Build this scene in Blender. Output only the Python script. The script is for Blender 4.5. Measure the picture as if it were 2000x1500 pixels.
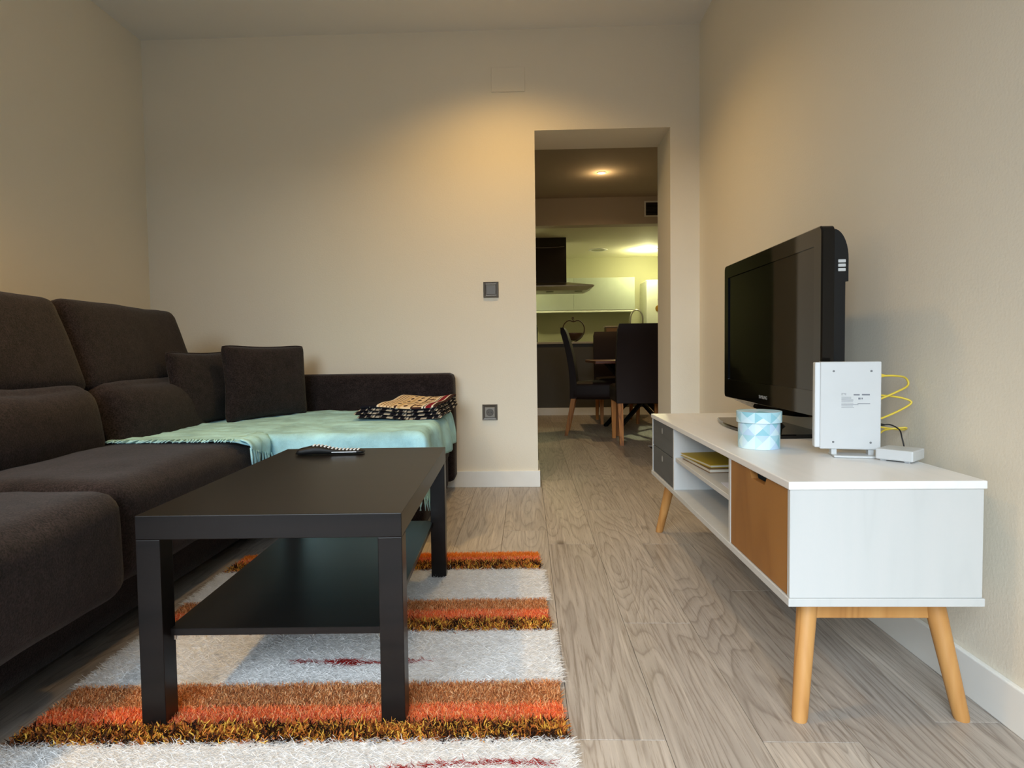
import bpy, bmesh, math, random
import numpy as np
from mathutils import Vector, Matrix, Euler

for o in list(bpy.data.objects):
    bpy.data.objects.remove(o, do_unlink=True)
scn = bpy.context.scene
COL = scn.collection
R = math.radians
PI = math.pi

# ------------------------------------------------------------------ camera
FPX, PPX, PPY, CAMH = 1231.506, 988.343, 740.754, 0.7795
YAW, PITCH, ROLL = 0.0331, -0.0427, -0.0131
cam_d = bpy.data.cameras.new('camera')
cam = bpy.data.objects.new('camera', cam_d)
COL.objects.link(cam)
cam_d.sensor_fit = 'HORIZONTAL'
cam_d.sensor_width = 36.0
cam_d.lens = FPX * 36.0 / 2000.0
cam_d.shift_x = (1000 - PPX) / 2000.0
cam_d.shift_y = (PPY - 750) / 2000.0
cam_d.clip_start = 0.02
_f = Vector((-math.sin(YAW) * math.cos(PITCH), math.cos(YAW) * math.cos(PITCH), math.sin(PITCH)))
_r = Vector((math.cos(YAW), math.sin(YAW), 0))
_u = _r.cross(_f)
_r2 = _r * math.cos(ROLL) + _u * math.sin(ROLL)
_u2 = -_r * math.sin(ROLL) + _u * math.cos(ROLL)
cam.matrix_world = Matrix(((_r2.x, _u2.x, -_f.x, 0), (_r2.y, _u2.y, -_f.y, 0), (_r2.z, _u2.z, -_f.z, CAMH), (0, 0, 0, 1)))
scn.camera = cam

# ------------------------------------------------------------------ world, daylight, exposure
w = bpy.data.worlds.new('world')
scn.world = w
w.use_nodes = True
w.node_tree.nodes['Background'].inputs[0].default_value = (0.62, 0.78, 1.0, 1)
w.node_tree.nodes['Background'].inputs[1].default_value = 0.5
scn.view_settings.view_transform = 'Standard'
scn.view_settings.look = 'None'
scn.view_settings.gamma = 1.0
scn.view_settings.use_curve_mapping = False
scn.view_settings.exposure = 0.54

def area_light(name, loc, target, sx, sy, power, color, spread=180):
    d = bpy.data.lights.new(name, 'AREA')
    d.shape = 'RECTANGLE'
    d.size = sx
    d.size_y = sy
    d.energy = power
    d.color = color
    d.spread = R(spread)
    o = bpy.data.objects.new(name, d)
    COL.objects.link(o)
    o.location = loc
    o.rotation_euler = (Vector(target) - Vector(loc)).to_track_quat('-Z', 'Y').to_euler()
    return o

# daylight of the street sky seen through the balcony window behind the camera
WIN_X0, WIN_X1, WIN_Z1, FRONT_Y = -1.75, 0.80, 2.15, -0.60
area_light('daylight_low_sky', (-3.4, -14.0, 4.75), (-0.6, 0.0, 1.2), 10.5, 4.2, 1620, (0.80, 0.915, 1.0))
area_light('daylight_high_sky', (-1.6, -7.0, 7.2), (-0.5, 0.6, 0.6), 9.0, 5.5, 1600, (0.82, 0.92, 1.0))

def spot(name, loc, power, color, size_deg=150, blend=0.8, radius=0.035, target=None):
    d = bpy.data.lights.new(name, 'SPOT')
    d.energy = power
    d.color = color
    d.spot_size = R(size_deg)
    d.spot_blend = blend
    d.shadow_soft_size = radius
    o = bpy.data.objects.new(name, d)
    COL.objects.link(o)
    o.location = loc
    return o

# ------------------------------------------------------------------ helpers
def srgb(r, g, b):
    def f(c):
        c /= 255.0
        return c / 12.92 if c <= 0.04045 else ((c + 0.055) / 1.055) ** 2.4
    return (f(r), f(g), f(b), 1.0)

def tag(o, label=None, cat=None, group=None, kind=None):
    if label: o['label'] = label
    if cat: o['category'] = cat
    if group: o['group'] = group
    if kind: o['kind'] = kind
    return o

def empty(name, loc=(0, 0, 0), rz=0.0):
    o = bpy.data.objects.new(name, None)
    o.empty_display_size = 0.05
    COL.objects.link(o)
    o.location = loc
    o.rotation_euler = (0, 0, rz)
    return o

def thing(name, label, cat, loc=(0, 0, 0), rz=0.0, group=None):
    return tag(empty(name, loc, rz), label, cat, group)

def link_mesh(name, me, mat, parent=None, loc=None, rot=None):
    if mat is not None and len(me.materials) == 0:
        me.materials.append(mat)
    o = bpy.data.objects.new(name, me)
    COL.objects.link(o)
    if parent is not None:
        o.parent = parent
    if loc is not None: o.location = loc
    if rot is not None: o.rotation_euler = rot
    return o

def obj(name, bm, mat, parent=None, smooth=False, loc=None, rot=None, auto=None):
    me = bpy.data.meshes.new(name)
    bmesh.ops.recalc_face_normals(bm, faces=bm.faces)
    if smooth:
        for f in bm.faces: f.smooth = True
        if auto is not None:
            for e in bm.edges:
                if len(e.link_faces) == 2 and e.calc_face_angle(0) > R(auto):
                    e.smooth = False
    bm.to_mesh(me)
    bm.free()
    return link_mesh(name, me, mat, parent, loc, rot)

def box(bm, x0, x1, y0, y1, z0, z1, bev=0.0, seg=1, M=None):
    vs = [bm.verts.new((x, y, z)) for z in (z0, z1) for y in (y0, y1) for x in (x0, x1)]
    idx = [(0, 2, 3, 1), (4, 5, 7, 6), (0, 1, 5, 4), (2, 6, 7, 3), (0, 4, 6, 2), (1, 3, 7, 5)]
    fs = [bm.faces.new([vs[i] for i in q]) for q in idx]
    if bev > 0:
        es = list({e for f in fs for e in f.edges})
        r = bmesh.ops.bevel(bm, geom=es, offset=bev, segments=seg, profile=0.5, affect='EDGES')
        vs = list({v for v in vs if v.is_valid} | set(r['verts']))
    if M is not None:
        bmesh.ops.transform(bm, matrix=M, verts=[v for v in vs if v.is_valid])
    return vs

def part_box(name, mat, parent, x0, x1, y0, y1, z0, z1, bev=0.0, seg=1, M=None, smooth=False):
    bm = bmesh.new()
    box(bm, x0, x1, y0, y1, z0, z1, bev, seg, M)
    return obj(name, bm, mat, parent, smooth=smooth, auto=35 if smooth else None)

def lathe(bm, prof, n=24, M=None, cap=True):
    rings = []
    for r, z in prof:
        rings.append([bm.verts.new((r * math.cos(2 * PI * k / n), r * math.sin(2 * PI * k / n), z)) for k in range(n)])
    for a, b in zip(rings[:-1], rings[1:]):
        for k in range(n):
            bm.faces.new((a[k], a[(k + 1) % n], b[(k + 1) % n], b[k]))
    if cap:
        bm.faces.new(list(reversed(rings[0])))
        bm.faces.new(rings[-1])
    vs = [v for r in rings for v in r]
    if M is not None:
        bmesh.ops.transform(bm, matrix=M, verts=vs)
    return vs

def tube(bm, pts, rad, n=8, cap=True):
    pts = [Vector(p) for p in pts]
    rads = rad if isinstance(rad, (list, tuple)) else [rad] * len(pts)
    rings = []
    prev = None
    for i, p in enumerate(pts):
        t = (pts[min(i + 1, len(pts) - 1)] - pts[max(i - 1, 0)]).normalized()
        if prev is None:
            a = Vector((0, 0, 1)) if abs(t.z) < 0.9 else Vector((1, 0, 0))
            nrm = t.cross(a).normalized()
        else:
            nrm = (prev - t * prev.dot(t)).normalized()
        prev = nrm
        b = t.cross(nrm)
        rings.append([bm.verts.new(p + (nrm * math.cos(2 * PI * k / n) + b * math.sin(2 * PI * k / n)) * rads[i]) for k in range(n)])
    for a, b in zip(rings[:-1], rings[1:]):
        for k in range(n):
            bm.faces.new((a[k], a[(k + 1) % n], b[(k + 1) % n], b[k]))
    if cap:
        bm.faces.new(list(reversed(rings[0])))
        bm.faces.new(rings[-1])

def spline(ctrl, n=10):
    P = [Vector(c) for c in ctrl]
    P = [P[0] * 2 - P[1]] + P + [P[-1] * 2 - P[-2]]
    out = []
    for i in range(1, len(P) - 2):
        for k in range(n):
            t = k / n
            a, b, c, d = P[i - 1], P[i], P[i + 1], P[i + 2]
            out.append(0.5 * ((2 * b) + (c - a) * t + (2 * a - 5 * b + 4 * c - d) * t * t + (3 * b - a - 3 * c + d) * t ** 3))
    out.append(P[-2])
    return out

_rs = np.random.RandomState(7)
_NG = _rs.rand(24, 24, 24)
def vnoise(x, y, z):
    x, y, z = np.asarray(x, float), np.asarray(y, float), np.asarray(z, float)
    xi, yi, zi = np.floor(x).astype(int), np.floor(y).astype(int), np.floor(z).astype(int)
    fx, fy, fz = x - xi, y - yi, z - zi
    fx, fy, fz = [f * f * (3 - 2 * f) for f in (fx, fy, fz)]
    g = lambda a, b, c: _NG[a % 24, b % 24, c % 24]
    def lx(b, c): return g(xi, b, c) * (1 - fx) + g(xi + 1, b, c) * fx
    def ly(c): return lx(yi, c) * (1 - fy) + lx(yi + 1, c) * fy
    return (ly(zi) * (1 - fz) + ly(zi + 1) * fz) * 2 - 1

def cushion(name, mat, parent, cx, cy, cz, sx, sy, sz, r=0.05, puff=(0.0, 0.0, 0.02), n=(12, 12, 6), wob=0.006, M=None, seed=0.0, shape=None):
    """soft upholstered block: rounded box, faces pushed outwards, slightly uneven"""
    nx, ny, nz = n
    verts, faces = [], []
    def face(fn, na, nb):
        base = len(verts)
        for i in range(na + 1):
            for j in range(nb + 1):
                verts.append(fn(-1 + 2 * i / na, -1 + 2 * j / nb))
        for i in range(na):
            for j in range(nb):
                a = base + i * (nb + 1) + j
                faces.append((a, a + nb + 1, a + nb + 2, a + 1))
    ease = lambda t: math.sin(t * PI / 2) * 0.5 + t * 0.5
    face(lambda a, b: (ease(a), ease(b), 1), nx, ny)
    face(lambda a, b: (ease(a), ease(b), -1), nx, ny)
    face(lambda a, b: (ease(a), 1, ease(b)), nx, nz)
    face(lambda a, b: (ease(a), -1, ease(b)), nx, nz)
    face(lambda a, b: (1, ease(a), ease(b)), ny, nz)
    face(lambda a, b: (-1, ease(a), ease(b)), ny, nz)
    V = np.array(verts)
    H = np.array([sx / 2, sy / 2, sz / 2])
    P = V * H
    inner = np.clip(P, -(H - r), H - r)
    d = P - inner
    L = np.linalg.norm(d, axis=1, keepdims=True)
    L[L == 0] = 1
    on = np.abs(V) > 0.999
    P2 = np.where(np.sum(np.abs(P) > (H - r) + 1e-9, axis=1, keepdims=True) > 1, inner + d / L * r, P)
    q = np.clip(1 - np.abs(V) ** 2.2, 0, 1)
    px, py, pz = puff
    P2[:, 0] += np.sign(V[:, 0]) * np.abs(V[:, 0]) ** 4 * px * q[:, 1] * q[:, 2]
    P2[:, 1] += np.sign(V[:, 1]) * np.abs(V[:, 1]) ** 4 * py * q[:, 0] * q[:, 2]
    P2[:, 2] += np.sign(V[:, 2]) * np.abs(V[:, 2]) ** 4 * pz * q[:, 0] * q[:, 1]
    for k in range(3):
        P2[:, k] += wob * (vnoise(P[:, 0] * 6 + seed, P[:, 1] * 6 + k * 7.3, P[:, 2] * 6 + 3.1) * 0.7
                           + vnoise(P[:, 0] * 15 + seed, P[:, 1] * 15 + k * 5.1, P[:, 2] * 15) * 0.3)
    if shape is not None:
        P2 = shape(P2, V)
    me = bpy.data.meshes.new(name)
    me.from_pydata([tuple(p) for p in P2], [], faces)
    bm = bmesh.new()
    bm.from_mesh(me)
    bmesh.ops.remove_doubles(bm, verts=bm.verts, dist=0.0006)
    T = Matrix.Translation((cx, cy, cz))
    bmesh.ops.transform(bm, matrix=T @ M if M is not None else T, verts=bm.verts)
    bpy.data.meshes.remove(me)
    return obj(name, bm, mat, parent, smooth=True)

# ------------------------------------------------------------------ materials
class NT:
    def __init__(self, name):
        self.m = bpy.data.materials.new(name)
        self.m.use_nodes = True
        self.t = self.m.node_tree
        self.b = self.t.nodes['Principled BSDF']
    def n(self, typ, **kw):
        nd = self.t.nodes.new(typ)
        for k, v in kw.items(): setattr(nd, k, v)
        return nd
    def l(self, a, b): self.t.links.new(a, b)
    def coord(self, scale=(1, 1, 1), out='Object', offset_random=False):
        tc = self.n('ShaderNodeTexCoord')
        mp = self.n('ShaderNodeMapping')
        mp.inputs['Scale'].default_value = scale
        self.l(tc.outputs[out], mp.inputs[0])
        if offset_random:
            oi = self.n('ShaderNodeObjectInfo')
            ml = self.n('ShaderNodeMath', operation='MULTIPLY')
            ml.inputs[1].default_value = 57.0
            self.l(oi.outputs['Random'], ml.inputs[0])
            cb = self.n('ShaderNodeCombineXYZ')
            for i in range(3): self.l(ml.outputs[0], cb.inputs[i])
            self.l(cb.outputs[0], mp.inputs['Location'])
        return mp.outputs[0]
    def noise(self, vec, scale, detail=3, rough=0.5, dist=0.0):
        nd = self.n('ShaderNodeTexNoise')
        nd.inputs['Scale'].default_value = scale
        nd.inputs['Detail'].default_value = detail
        nd.inputs['Roughness'].default_value = rough
        nd.inputs['Distortion'].default_value = dist
        self.l(vec, nd.inputs['Vector'])
        return nd.outputs[0]
    def ramp(self, fac, stops, interp='LINEAR'):
        nd = self.n('ShaderNodeValToRGB')
        nd.color_ramp.interpolation = interp
        e = nd.color_ramp.elements
        while len(e) < len(stops): e.new(0.5)
        for i, (p, c) in enumerate(stops):
            e[i].position = p
            e[i].color = c
        self.l(fac, nd.inputs[0])
        return nd.outputs[0]
    def mix(self, fac, a, b, mode='MIX'):
        nd = self.n('ShaderNodeMix', data_type='RGBA', blend_type=mode)
        for sock, v in ((nd.inputs[0], fac), (nd.inputs[6], a), (nd.inputs[7], b)):
            if hasattr(v, 'links'): self.l(v, sock)
            else: sock.default_value = v
        return nd.outputs[2]
    def math(self, op, a, b=0.0):
        nd = self.n('ShaderNodeMath', operation=op)
        for i, v in enumerate((a, b)):
            if hasattr(v, 'links'): self.l(v, nd.inputs[i])
            else: nd.inputs[i].default_value = v
        return nd.outputs[0]
    def bump(self, h, strength=0.2, dist=0.01):
        nd = self.n('ShaderNodeBump')
        nd.inputs['Strength'].default_value = strength
        nd.inputs['Distance'].default_value = dist
        self.l(h, nd.inputs['Height'])
        self.l(nd.outputs[0], self.b.inputs['Normal'])
    def base(self, c):
        if hasattr(c, 'links'): self.l(c, self.b.inputs['Base Color'])
        else: self.b.inputs['Base Color'].default_value = c
    def set(self, **kw):
        for k, v in kw.items(): self.b.inputs[k.replace('_', ' ')].default_value = v
        return self.m

def paint(name, col, rough=0.9, bump=0.25, scale=160):
    t = NT(name)
    v = t.coord()
    n1 = t.noise(v, 1.3, 3)
    t.base(t.mix(n1, [c * 0.965 for c in col[:3]] + [1], [min(1, c * 1.03) for c in col[:3]] + [1]))
    t.bump(t.noise(v, scale, 3, 0.6), bump, 0.002)
    return t.set(Roughness=rough, Specular_IOR_Level=0.25)

def plain(name, col, rough=0.5, metal=0.0, spec=0.5, coat=0.0, bump=0.0, bscale=200):
    t = NT(name)
    v = t.coord()
    n1 = t.noise(v, 9, 2)
    t.base(t.mix(n1, [c * 0.94 for c in col[:3]] + [1], [min(1, c * 1.05) for c in col[:3]] + [1]))
    if bump: t.bump(t.noise(v, bscale, 2), bump, 0.001)
    return t.set(Roughness=rough, Metallic=metal, Specular_IOR_Level=spec, Coat_Weight=coat)

def fabric(name, col, col2, scale=380, bump=0.5, rough=0.95, sheen=0.0):
    t = NT(name)
    v = t.coord()
    a = t.noise(v, scale, 3, 0.65)
    b = t.noise(v, 7, 4, 0.6)
    c = t.mix(t.ramp(a, [(0.3, (0, 0, 0, 1)), (0.7, (1, 1, 1, 1))]), col, col2)
    c = t.mix(t.ramp(b, [(0.35, (0.72, 0.72, 0.72, 1)), (0.68, (1.12, 1.12, 1.12, 1))]), (0, 0, 0, 1), c, 'MULTIPLY')
    t.l(c, t.b.inputs['Base Color'])
    # multiply properly: fac fixed at one, colours multiplied
    mx = c.node
    for lk in list(t.t.links):
        if lk.to_node == mx and lk.to_socket == mx.inputs[0]:
            src = lk.from_socket
            t.t.links.remove(lk)
            mx.inputs[0].default_value = 1.0
            t.l(src, mx.inputs[6])
    t.bump(a, bump, 0.002)
    return t.set(Roughness=rough, Specular_IOR_Level=0.15, Sheen_Weight=sheen)

def wood(name, dark, mid, light, along='Y', ring=9.0, stretch=0.12, rough=0.5, scale=7.0, coat=0.0, rnd=True, bump=0.15, pores=1.0, vary=1.0, spec=0.4):
    t = NT(name)
    s = {'X': (stretch, 1, 1), 'Y': (1, stretch, 1), 'Z': (1, 1, stretch)}[along]
    v = t.coord(s, offset_random=rnd)
    n1 = t.noise(v, scale, 2, 0.45, 0.35)
    ph = t.math('MULTIPLY', n1, ring)
    fr = t.math('FRACT', ph)
    rg = t.math('ABSOLUTE', t.math('SUBTRACT', fr, 0.5))
    rg = t.math('MULTIPLY', rg, 2.0)
    c = t.ramp(rg, [(0.0, dark), (0.28, mid), (1.0, light)])
    s2 = {'X': (0.03, 1, 1), 'Y': (1, 0.03, 1), 'Z': (1, 1, 0.03)}[along]
    v2 = t.coord(s2, offset_random=rnd)
    p = t.noise(v2, 260, 4, 0.7)
    c = t.mix(t.ramp(p, [(0.36, (0.45 * pores, 0, 0, 1)), (0.55, (0, 0, 0, 1))]), c, dark)
    big = t.noise(v, 1.8, 2)
    c = t.mix(1.0, c, t.ramp(big, [(0.3, (1 - 0.14 * vary,) * 3 + (1,)), (0.7, (1 + 0.08 * vary, 1 + 0.07 * vary, 1 + 0.05 * vary, 1))]), 'MULTIPLY')
    t.base(c)
    t.bump(p, bump, 0.001)
    return t.set(Roughness=rough, Specular_IOR_Level=spec, Coat_Weight=coat)

def attr_mat(name, rough=0.9, spec=0.2, bump=0.0, bscale=300):
    t = NT(name)
    a = t.n('ShaderNodeVertexColor', layer_name='Col')
    t.base(a.outputs[0])
    if bump: t.bump(t.noise(t.coord(), bscale, 3), bump, 0.002)
    return t.set(Roughness=rough, Specular_IOR_Level=spec)

def pile_mat(name):
    t = NT(name)
    a = t.n('ShaderNodeVertexColor', layer_name='Col')
    t.base(a.outputs[0])
    t.set(Roughness=0.9, Specular_IOR_Level=0.1)
    tr = t.n('ShaderNodeBsdfTranslucent')
    t.l(a.outputs[0], tr.inputs[0])
    mx = t.n('ShaderNodeMixShader')
    mx.inputs[0].default_value = 0.38
    t.l(t.b.outputs[0], mx.inputs[1]); t.l(tr.outputs[0], mx.inputs[2])
    t.l(mx.outputs[0], t.t.nodes['Material Output'].inputs[0])
    return t.m

def emit(name, col, strength):
    t = NT(name)
    t.base((0.8, 0.8, 0.8, 1))
    t.b.inputs['Emission Color'].default_value = col
    t.b.inputs['Emission Strength'].default_value = strength
    return t.m

M = {}
M['wall'] = paint('wall_paint', srgb(237, 229, 211), 0.88, 0.35, 140)
M['ceiling'] = paint('ceiling_paint', srgb(238, 235, 229), 0.92, 0.15, 120)
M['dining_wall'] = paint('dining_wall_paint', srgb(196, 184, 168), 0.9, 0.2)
M['dining_dark'] = paint('dining_shaded_paint', srgb(104, 90, 76), 0.9, 0.2)  # shade put into the colour: keeps the unlit left side dark
M['kitchen_wall'] = paint('kitchen_wall_paint', srgb(226, 222, 196), 0.85, 0.1)
M['kitchen_back'] = paint('kitchen_back_paint', srgb(160, 158, 128), 0.85, 0.1)
M['skirting'] = plain('white_skirting', srgb(243, 243, 238), 0.4)
def floor_mat():
    t = NT('oak_laminate')
    v = t.coord((1, 0.10, 1), offset_random=True)
    n1 = t.noise(v, 5.6, 2.0, 0.38, 0.22)
    rg = t.math('FRACT', t.math('MULTIPLY', n1, 26.0))
    c = t.ramp(rg, [(0.0, srgb(152, 143, 134)), (0.16, srgb(174, 166, 157)), (0.7, srgb(185, 177, 168)), (0.92, srgb(179, 171, 162)), (1.0, srgb(152, 143, 134))])
    v2 = t.coord((1, 0.035, 1), offset_random=True)
    p = t.noise(v2, 190, 4, 0.7)
    c = t.mix(t.ramp(p, [(0.36, (0.65, 0.65, 0.65, 1)), (0.49, (0, 0, 0, 1))]), c, srgb(136, 123, 110))
    p2 = t.noise(v2, 90, 3, 0.6)
    c = t.mix(t.ramp(p2, [(0.5, (0, 0, 0, 1)), (0.72, (0.45, 0.45, 0.45, 1))]), c, srgb(222, 213, 201))
    # per plank tone
    oi = t.n('ShaderNodeObjectInfo')
    c = t.mix(1.0, c, t.ramp(oi.outputs['Random'], [(0.0, (0.82, 0.81, 0.81, 1)), (0.5, (0.97, 0.96, 0.95, 1)), (1.0, (1.06, 1.05, 1.04, 1))]), 'MULTIPLY')
    # knots
    vo = t.n('ShaderNodeTexVoronoi')
    vo.inputs['Scale'].default_value = 2.6
    t.l(t.coord((1, 0.5, 1), offset_random=True), vo.inputs['Vector'])
    c = t.mix(t.ramp(vo.outputs['Distance'], [(0.02, (0.75, 0.75, 0.75, 1)), (0.075, (0, 0, 0, 1))]), c, srgb(84, 72, 60))
    t.base(c)
    t.bump(p, 0.12, 0.001)
    rr = t.ramp(n1, [(0.3, (0.36, 0.36, 0.36, 1)), (0.7, (0.5, 0.5, 0.5, 1))])
    t.l(rr, t.b.inputs['Roughness'])
    return t.set(Specular_IOR_Level=0.45)
M['floor'] = floor_mat()
M['subfloor'] = plain('floor_joint', srgb(52, 46, 40), 0.9)
def chenille():
    t = NT('dark_brown_chenille')
    v = t.coord()
    a = t.noise(v, 210, 3, 0.7)
    b = t.noise(v, 34, 4, 0.65)
    c = t.noise(v, 5, 3, 0.6)
    col = t.mix(t.ramp(a, [(0.36, (0, 0, 0, 1)), (0.66, (1, 1, 1, 1))]), srgb(22, 18, 18), srgb(54, 46, 47))
    col = t.mix(1.0, col, t.ramp(b, [(0.3, (0.66, 0.66, 0.66, 1)), (0.7, (1.25, 1.22, 1.22, 1))]), 'MULTIPLY')
    col = t.mix(1.0, col, t.ramp(c, [(0.3, (0.84, 0.84, 0.84, 1)), (0.7, (1.12, 1.1, 1.1, 1))]), 'MULTIPLY')
    t.base(col)
    t.bump(a, 0.6, 0.003)
    return t.set(Roughness=0.95, Specular_IOR_Level=0.1, Sheen_Weight=0.10)
M['sofa'] = chenille()
M['sofa_dark'] = plain('sofa_underside', srgb(22, 20, 20), 0.9)
M['throw'] = fabric('aqua_cotton', srgb(158, 218, 232), srgb(192, 238, 248), 520, 0.35, 0.95)
M['black_lacquer'] = wood('black_brown_lacquer', srgb(14, 11, 10), srgb(19, 15, 14), srgb(23, 18, 16), 'X', 5, 0.08, 0.34, 9, 0.0, True, 0.05, 0.6, 1.0, 0.28)
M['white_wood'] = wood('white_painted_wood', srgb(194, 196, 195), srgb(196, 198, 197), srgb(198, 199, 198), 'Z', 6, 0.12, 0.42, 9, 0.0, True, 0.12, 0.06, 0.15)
M['white_wood_lit'] = wood('white_painted_lit_top', srgb(228, 229, 228), srgb(230, 231, 230), srgb(232, 232, 231), 'Y', 6, 0.12, 0.34, 9, 0.0, True, 0.12, 0.06, 0.15)  # same white paint, lightened: the stronger light on top is in the colour
M['grey_drawer'] = wood('slate_grey_drawer', srgb(70, 74, 78), srgb(76, 80, 84), srgb(82, 86, 90), 'Y', 5, 0.1, 0.5, 9, 0.0, True, 0.15, 0.5)
M['pine'] = wood('honey_pine', srgb(146, 98, 46), srgb(156, 107, 52), srgb(162, 113, 57), 'Z', 3, 0.2, 0.5, 5, 0.0, True, 0.12, 0.25, 0.6)
M['oak_leg'] = wood('oak_leg_wood', srgb(172, 120, 64), srgb(188, 136, 76), srgb(196, 146, 86), 'Z', 4, 0.06, 0.5, 14, 0.0, True, 0.2, 0.7, 0.6)
M['chair_leg'] = wood('chair_leg_oak', srgb(140, 84, 34), srgb(176, 112, 50), srgb(196, 130, 62), 'Z', 4, 0.06, 0.5, 14)
M['brown_leather'] = plain('brown_leather', srgb(30, 15, 11), 0.6, 0, 0.25, bump=0.2, bscale=260)
M['table_wood'] = wood('dining_table_wood', srgb(92, 46, 26), srgb(120, 64, 38), srgb(140, 80, 50), 'X', 6, 0.1, 0.3, 7)
M['black_metal'] = plain('black_metal', srgb(22, 22, 22), 0.4, 0.6)
M['tv_gloss'] = plain('piano_black', srgb(6, 6, 7), 0.05, 0, 0.4, 0.0)
M['tv_matt'] = plain('black_plastic', srgb(15, 16, 17), 0.5, 0, 0.3)
M['tv_screen'] = plain('dark_screen', srgb(5, 5, 6), 0.04, 0, 0.32)
M['silver'] = plain('silver_print', srgb(190, 192, 194), 0.35, 0.5)
M['white_plastic'] = plain('white_plastic', srgb(202, 205, 206), 0.35)
M['white_matt'] = plain('white_matt_plastic', srgb(214, 218, 221), 0.5)
M['print_grey'] = plain('grey_print', srgb(120, 124, 132), 0.6)
M['hole'] = plain('screw_recess', srgb(120, 122, 124), 0.6, 0.4)
M['yellow_cable'] = plain('yellow_cable', srgb(226, 200, 74), 0.45)
M['black_cable'] = plain('black_cable', srgb(24, 24, 26), 0.5)
M['pewter'] = plain('pewter_plastic', srgb(84, 78, 70), 0.4, 0.3)
M['pewter_light'] = plain('pewter_plastic_light', srgb(128, 122, 112), 0.38, 0.3)
M['steel'] = plain('brushed_steel', srgb(168, 162, 150), 0.28, 0.9)
M['dark_glass'] = plain('dark_gloss', srgb(36, 26, 18), 0.15)
M['counter'] = plain('pale_counter', srgb(170, 164, 148), 0.5)
M['island'] = plain('dark_olive_panel', srgb(78, 74, 64), 0.6)
M['white_gloss'] = plain('white_gloss_door', srgb(166, 172, 154), 0.22)
M['fridge'] = plain('fridge_white', srgb(232, 234, 214), 0.35)
M['apple_wood'] = plain('dark_walnut', srgb(60, 34, 20), 0.5)
M['brass'] = plain('brass_disc', srgb(190, 140, 50), 0.3, 0.7)
M['book_yellow'] = plain('yellow_book_cover', srgb(176, 152, 30), 0.5)
M['book_brown'] = plain('brown_book_cover', srgb(126, 96, 60), 0.55)
M['paper'] = plain('paper_pages', srgb(214, 206, 190), 0.8)
M['paper_white'] = plain('paper_sheet', srgb(220, 220, 230), 0.8)
M['frame_white'] = plain('window_frame_white', srgb(224, 226, 226), 0.4)
M['lamp_ring'] = plain('lamp_ring_white', srgb(220, 218, 212), 0.4)
M['lamp_warm'] = emit('warm_bulb', (1.0, 0.72, 0.40, 1), 14)
M['lamp_kitchen'] = emit('kitchen_led', (0.93, 1.0, 0.72, 1), 22)
M['lamp_off'] = plain('lamp_off', srgb(150, 150, 128), 0.4)
M['col'] = attr_mat('printed_surface', 0.45, 0.35)
M['col_cloth'] = attr_mat('woven_print', 0.95, 0.1, 0.6, 420)
M['pile'] = pile_mat('rug_pile')
M['rug_base'] = attr_mat('rug_backing', 0.95, 0.1, 0.8, 260)
def glass_mat():
    t = NT('window_glass')
    tr = t.n('ShaderNodeBsdfTransparent')
    gl = t.n('ShaderNodeBsdfGlossy')
    gl.inputs['Roughness'].default_value = 0.02
    mx = t.n('ShaderNodeMixShader')
    mx.inputs[0].default_value = 0.06
    t.l(tr.outputs[0], mx.inputs[1]); t.l(gl.outputs[0], mx.inputs[2])
    t.l(mx.outputs[0], t.t.nodes['Material Output'].inputs[0])
    return t.m
M['glass'] = glass_mat()

# ------------------------------------------------------------------ the room
XL, XR, YB, ZC = -2.192, 0.9845, 3.627, 2.5935
DX0, DX1, DZ = 0.0587, 0.8209, 2.031
WT = 0.345
YD = YB + WT
BEAM_Y, KZ, KY = 7.567, 2.274, 10.23
DXL, DXR = -3.4, 2.9

def struct_boxes(name, mat, boxes, label=None):
    bm = bmesh.new()
    for b in boxes: box(bm, *b)
    return tag(obj(name, bm, mat), label, None, None, 'structure')

# floor: dark bed with laminate planks laid along the depth of the room
fl = struct_boxes('floor', M['subfloor'], [(DXL - 0.1, DXR + 0.1, FRONT_Y - 0.2, KY + 0.15, -0.06, -0.0075)], 'grey oak laminate floor')
PW = 0.19
rnd = random.Random(5)
fixed = {0: 1.239, 1: 1.785, 2: 1.236}
PLEN = 1.29
def plank(x0, x1, y0, y1):
    if x1 - x0 < 0.01 or y1 - y0 < 0.01: return
    bm = bmesh.new()
    g = 0.0005
    hx, hy = (x1 - x0) / 2 - g, (y1 - y0) / 2 - g
    box(bm, -hx, hx, -hy, hy, -0.0075, 0.0, 0.0006, 1)
    o = obj('plank', bm, M['floor'], fl)
    o.location = ((x0 + x1) / 2, (y0 + y1) / 2, 0)
k0 = int(math.floor((XL - 0.08) / PW))
k1 = int(math.ceil((DXR - 0.08) / PW))
for k in range(k0, k1 + 1):
    x0, x1 = 0.08 + k * PW, 0.08 + (k + 1) * PW
    ja = fixed.get(k, rnd.uniform(0, PLEN))
    y = ja - math.ceil((ja - FRONT_Y) / PLEN) * PLEN
    while y < KY:
        ya, yb = max(y, FRONT_Y), min(y + PLEN, KY)
        y += PLEN
        # living room piece
        lx0, lx1 = max(x0, XL), min(x1, XR)
        if ya < YD and lx1 > lx0:
            plank(lx0, lx1, ya, min(yb, YD) if not (DX0 - PW < x0 < DX1 + PW and yb > YD) else yb)
        if yb > YD and ya < 7.9 and x0 > -0.7:
            if ya < YD and (DX0 - PW < x0 < DX1 + PW): continue
            plank(x0, min(x1, DXR), max(ya, YD), min(yb, 8.0))

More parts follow.
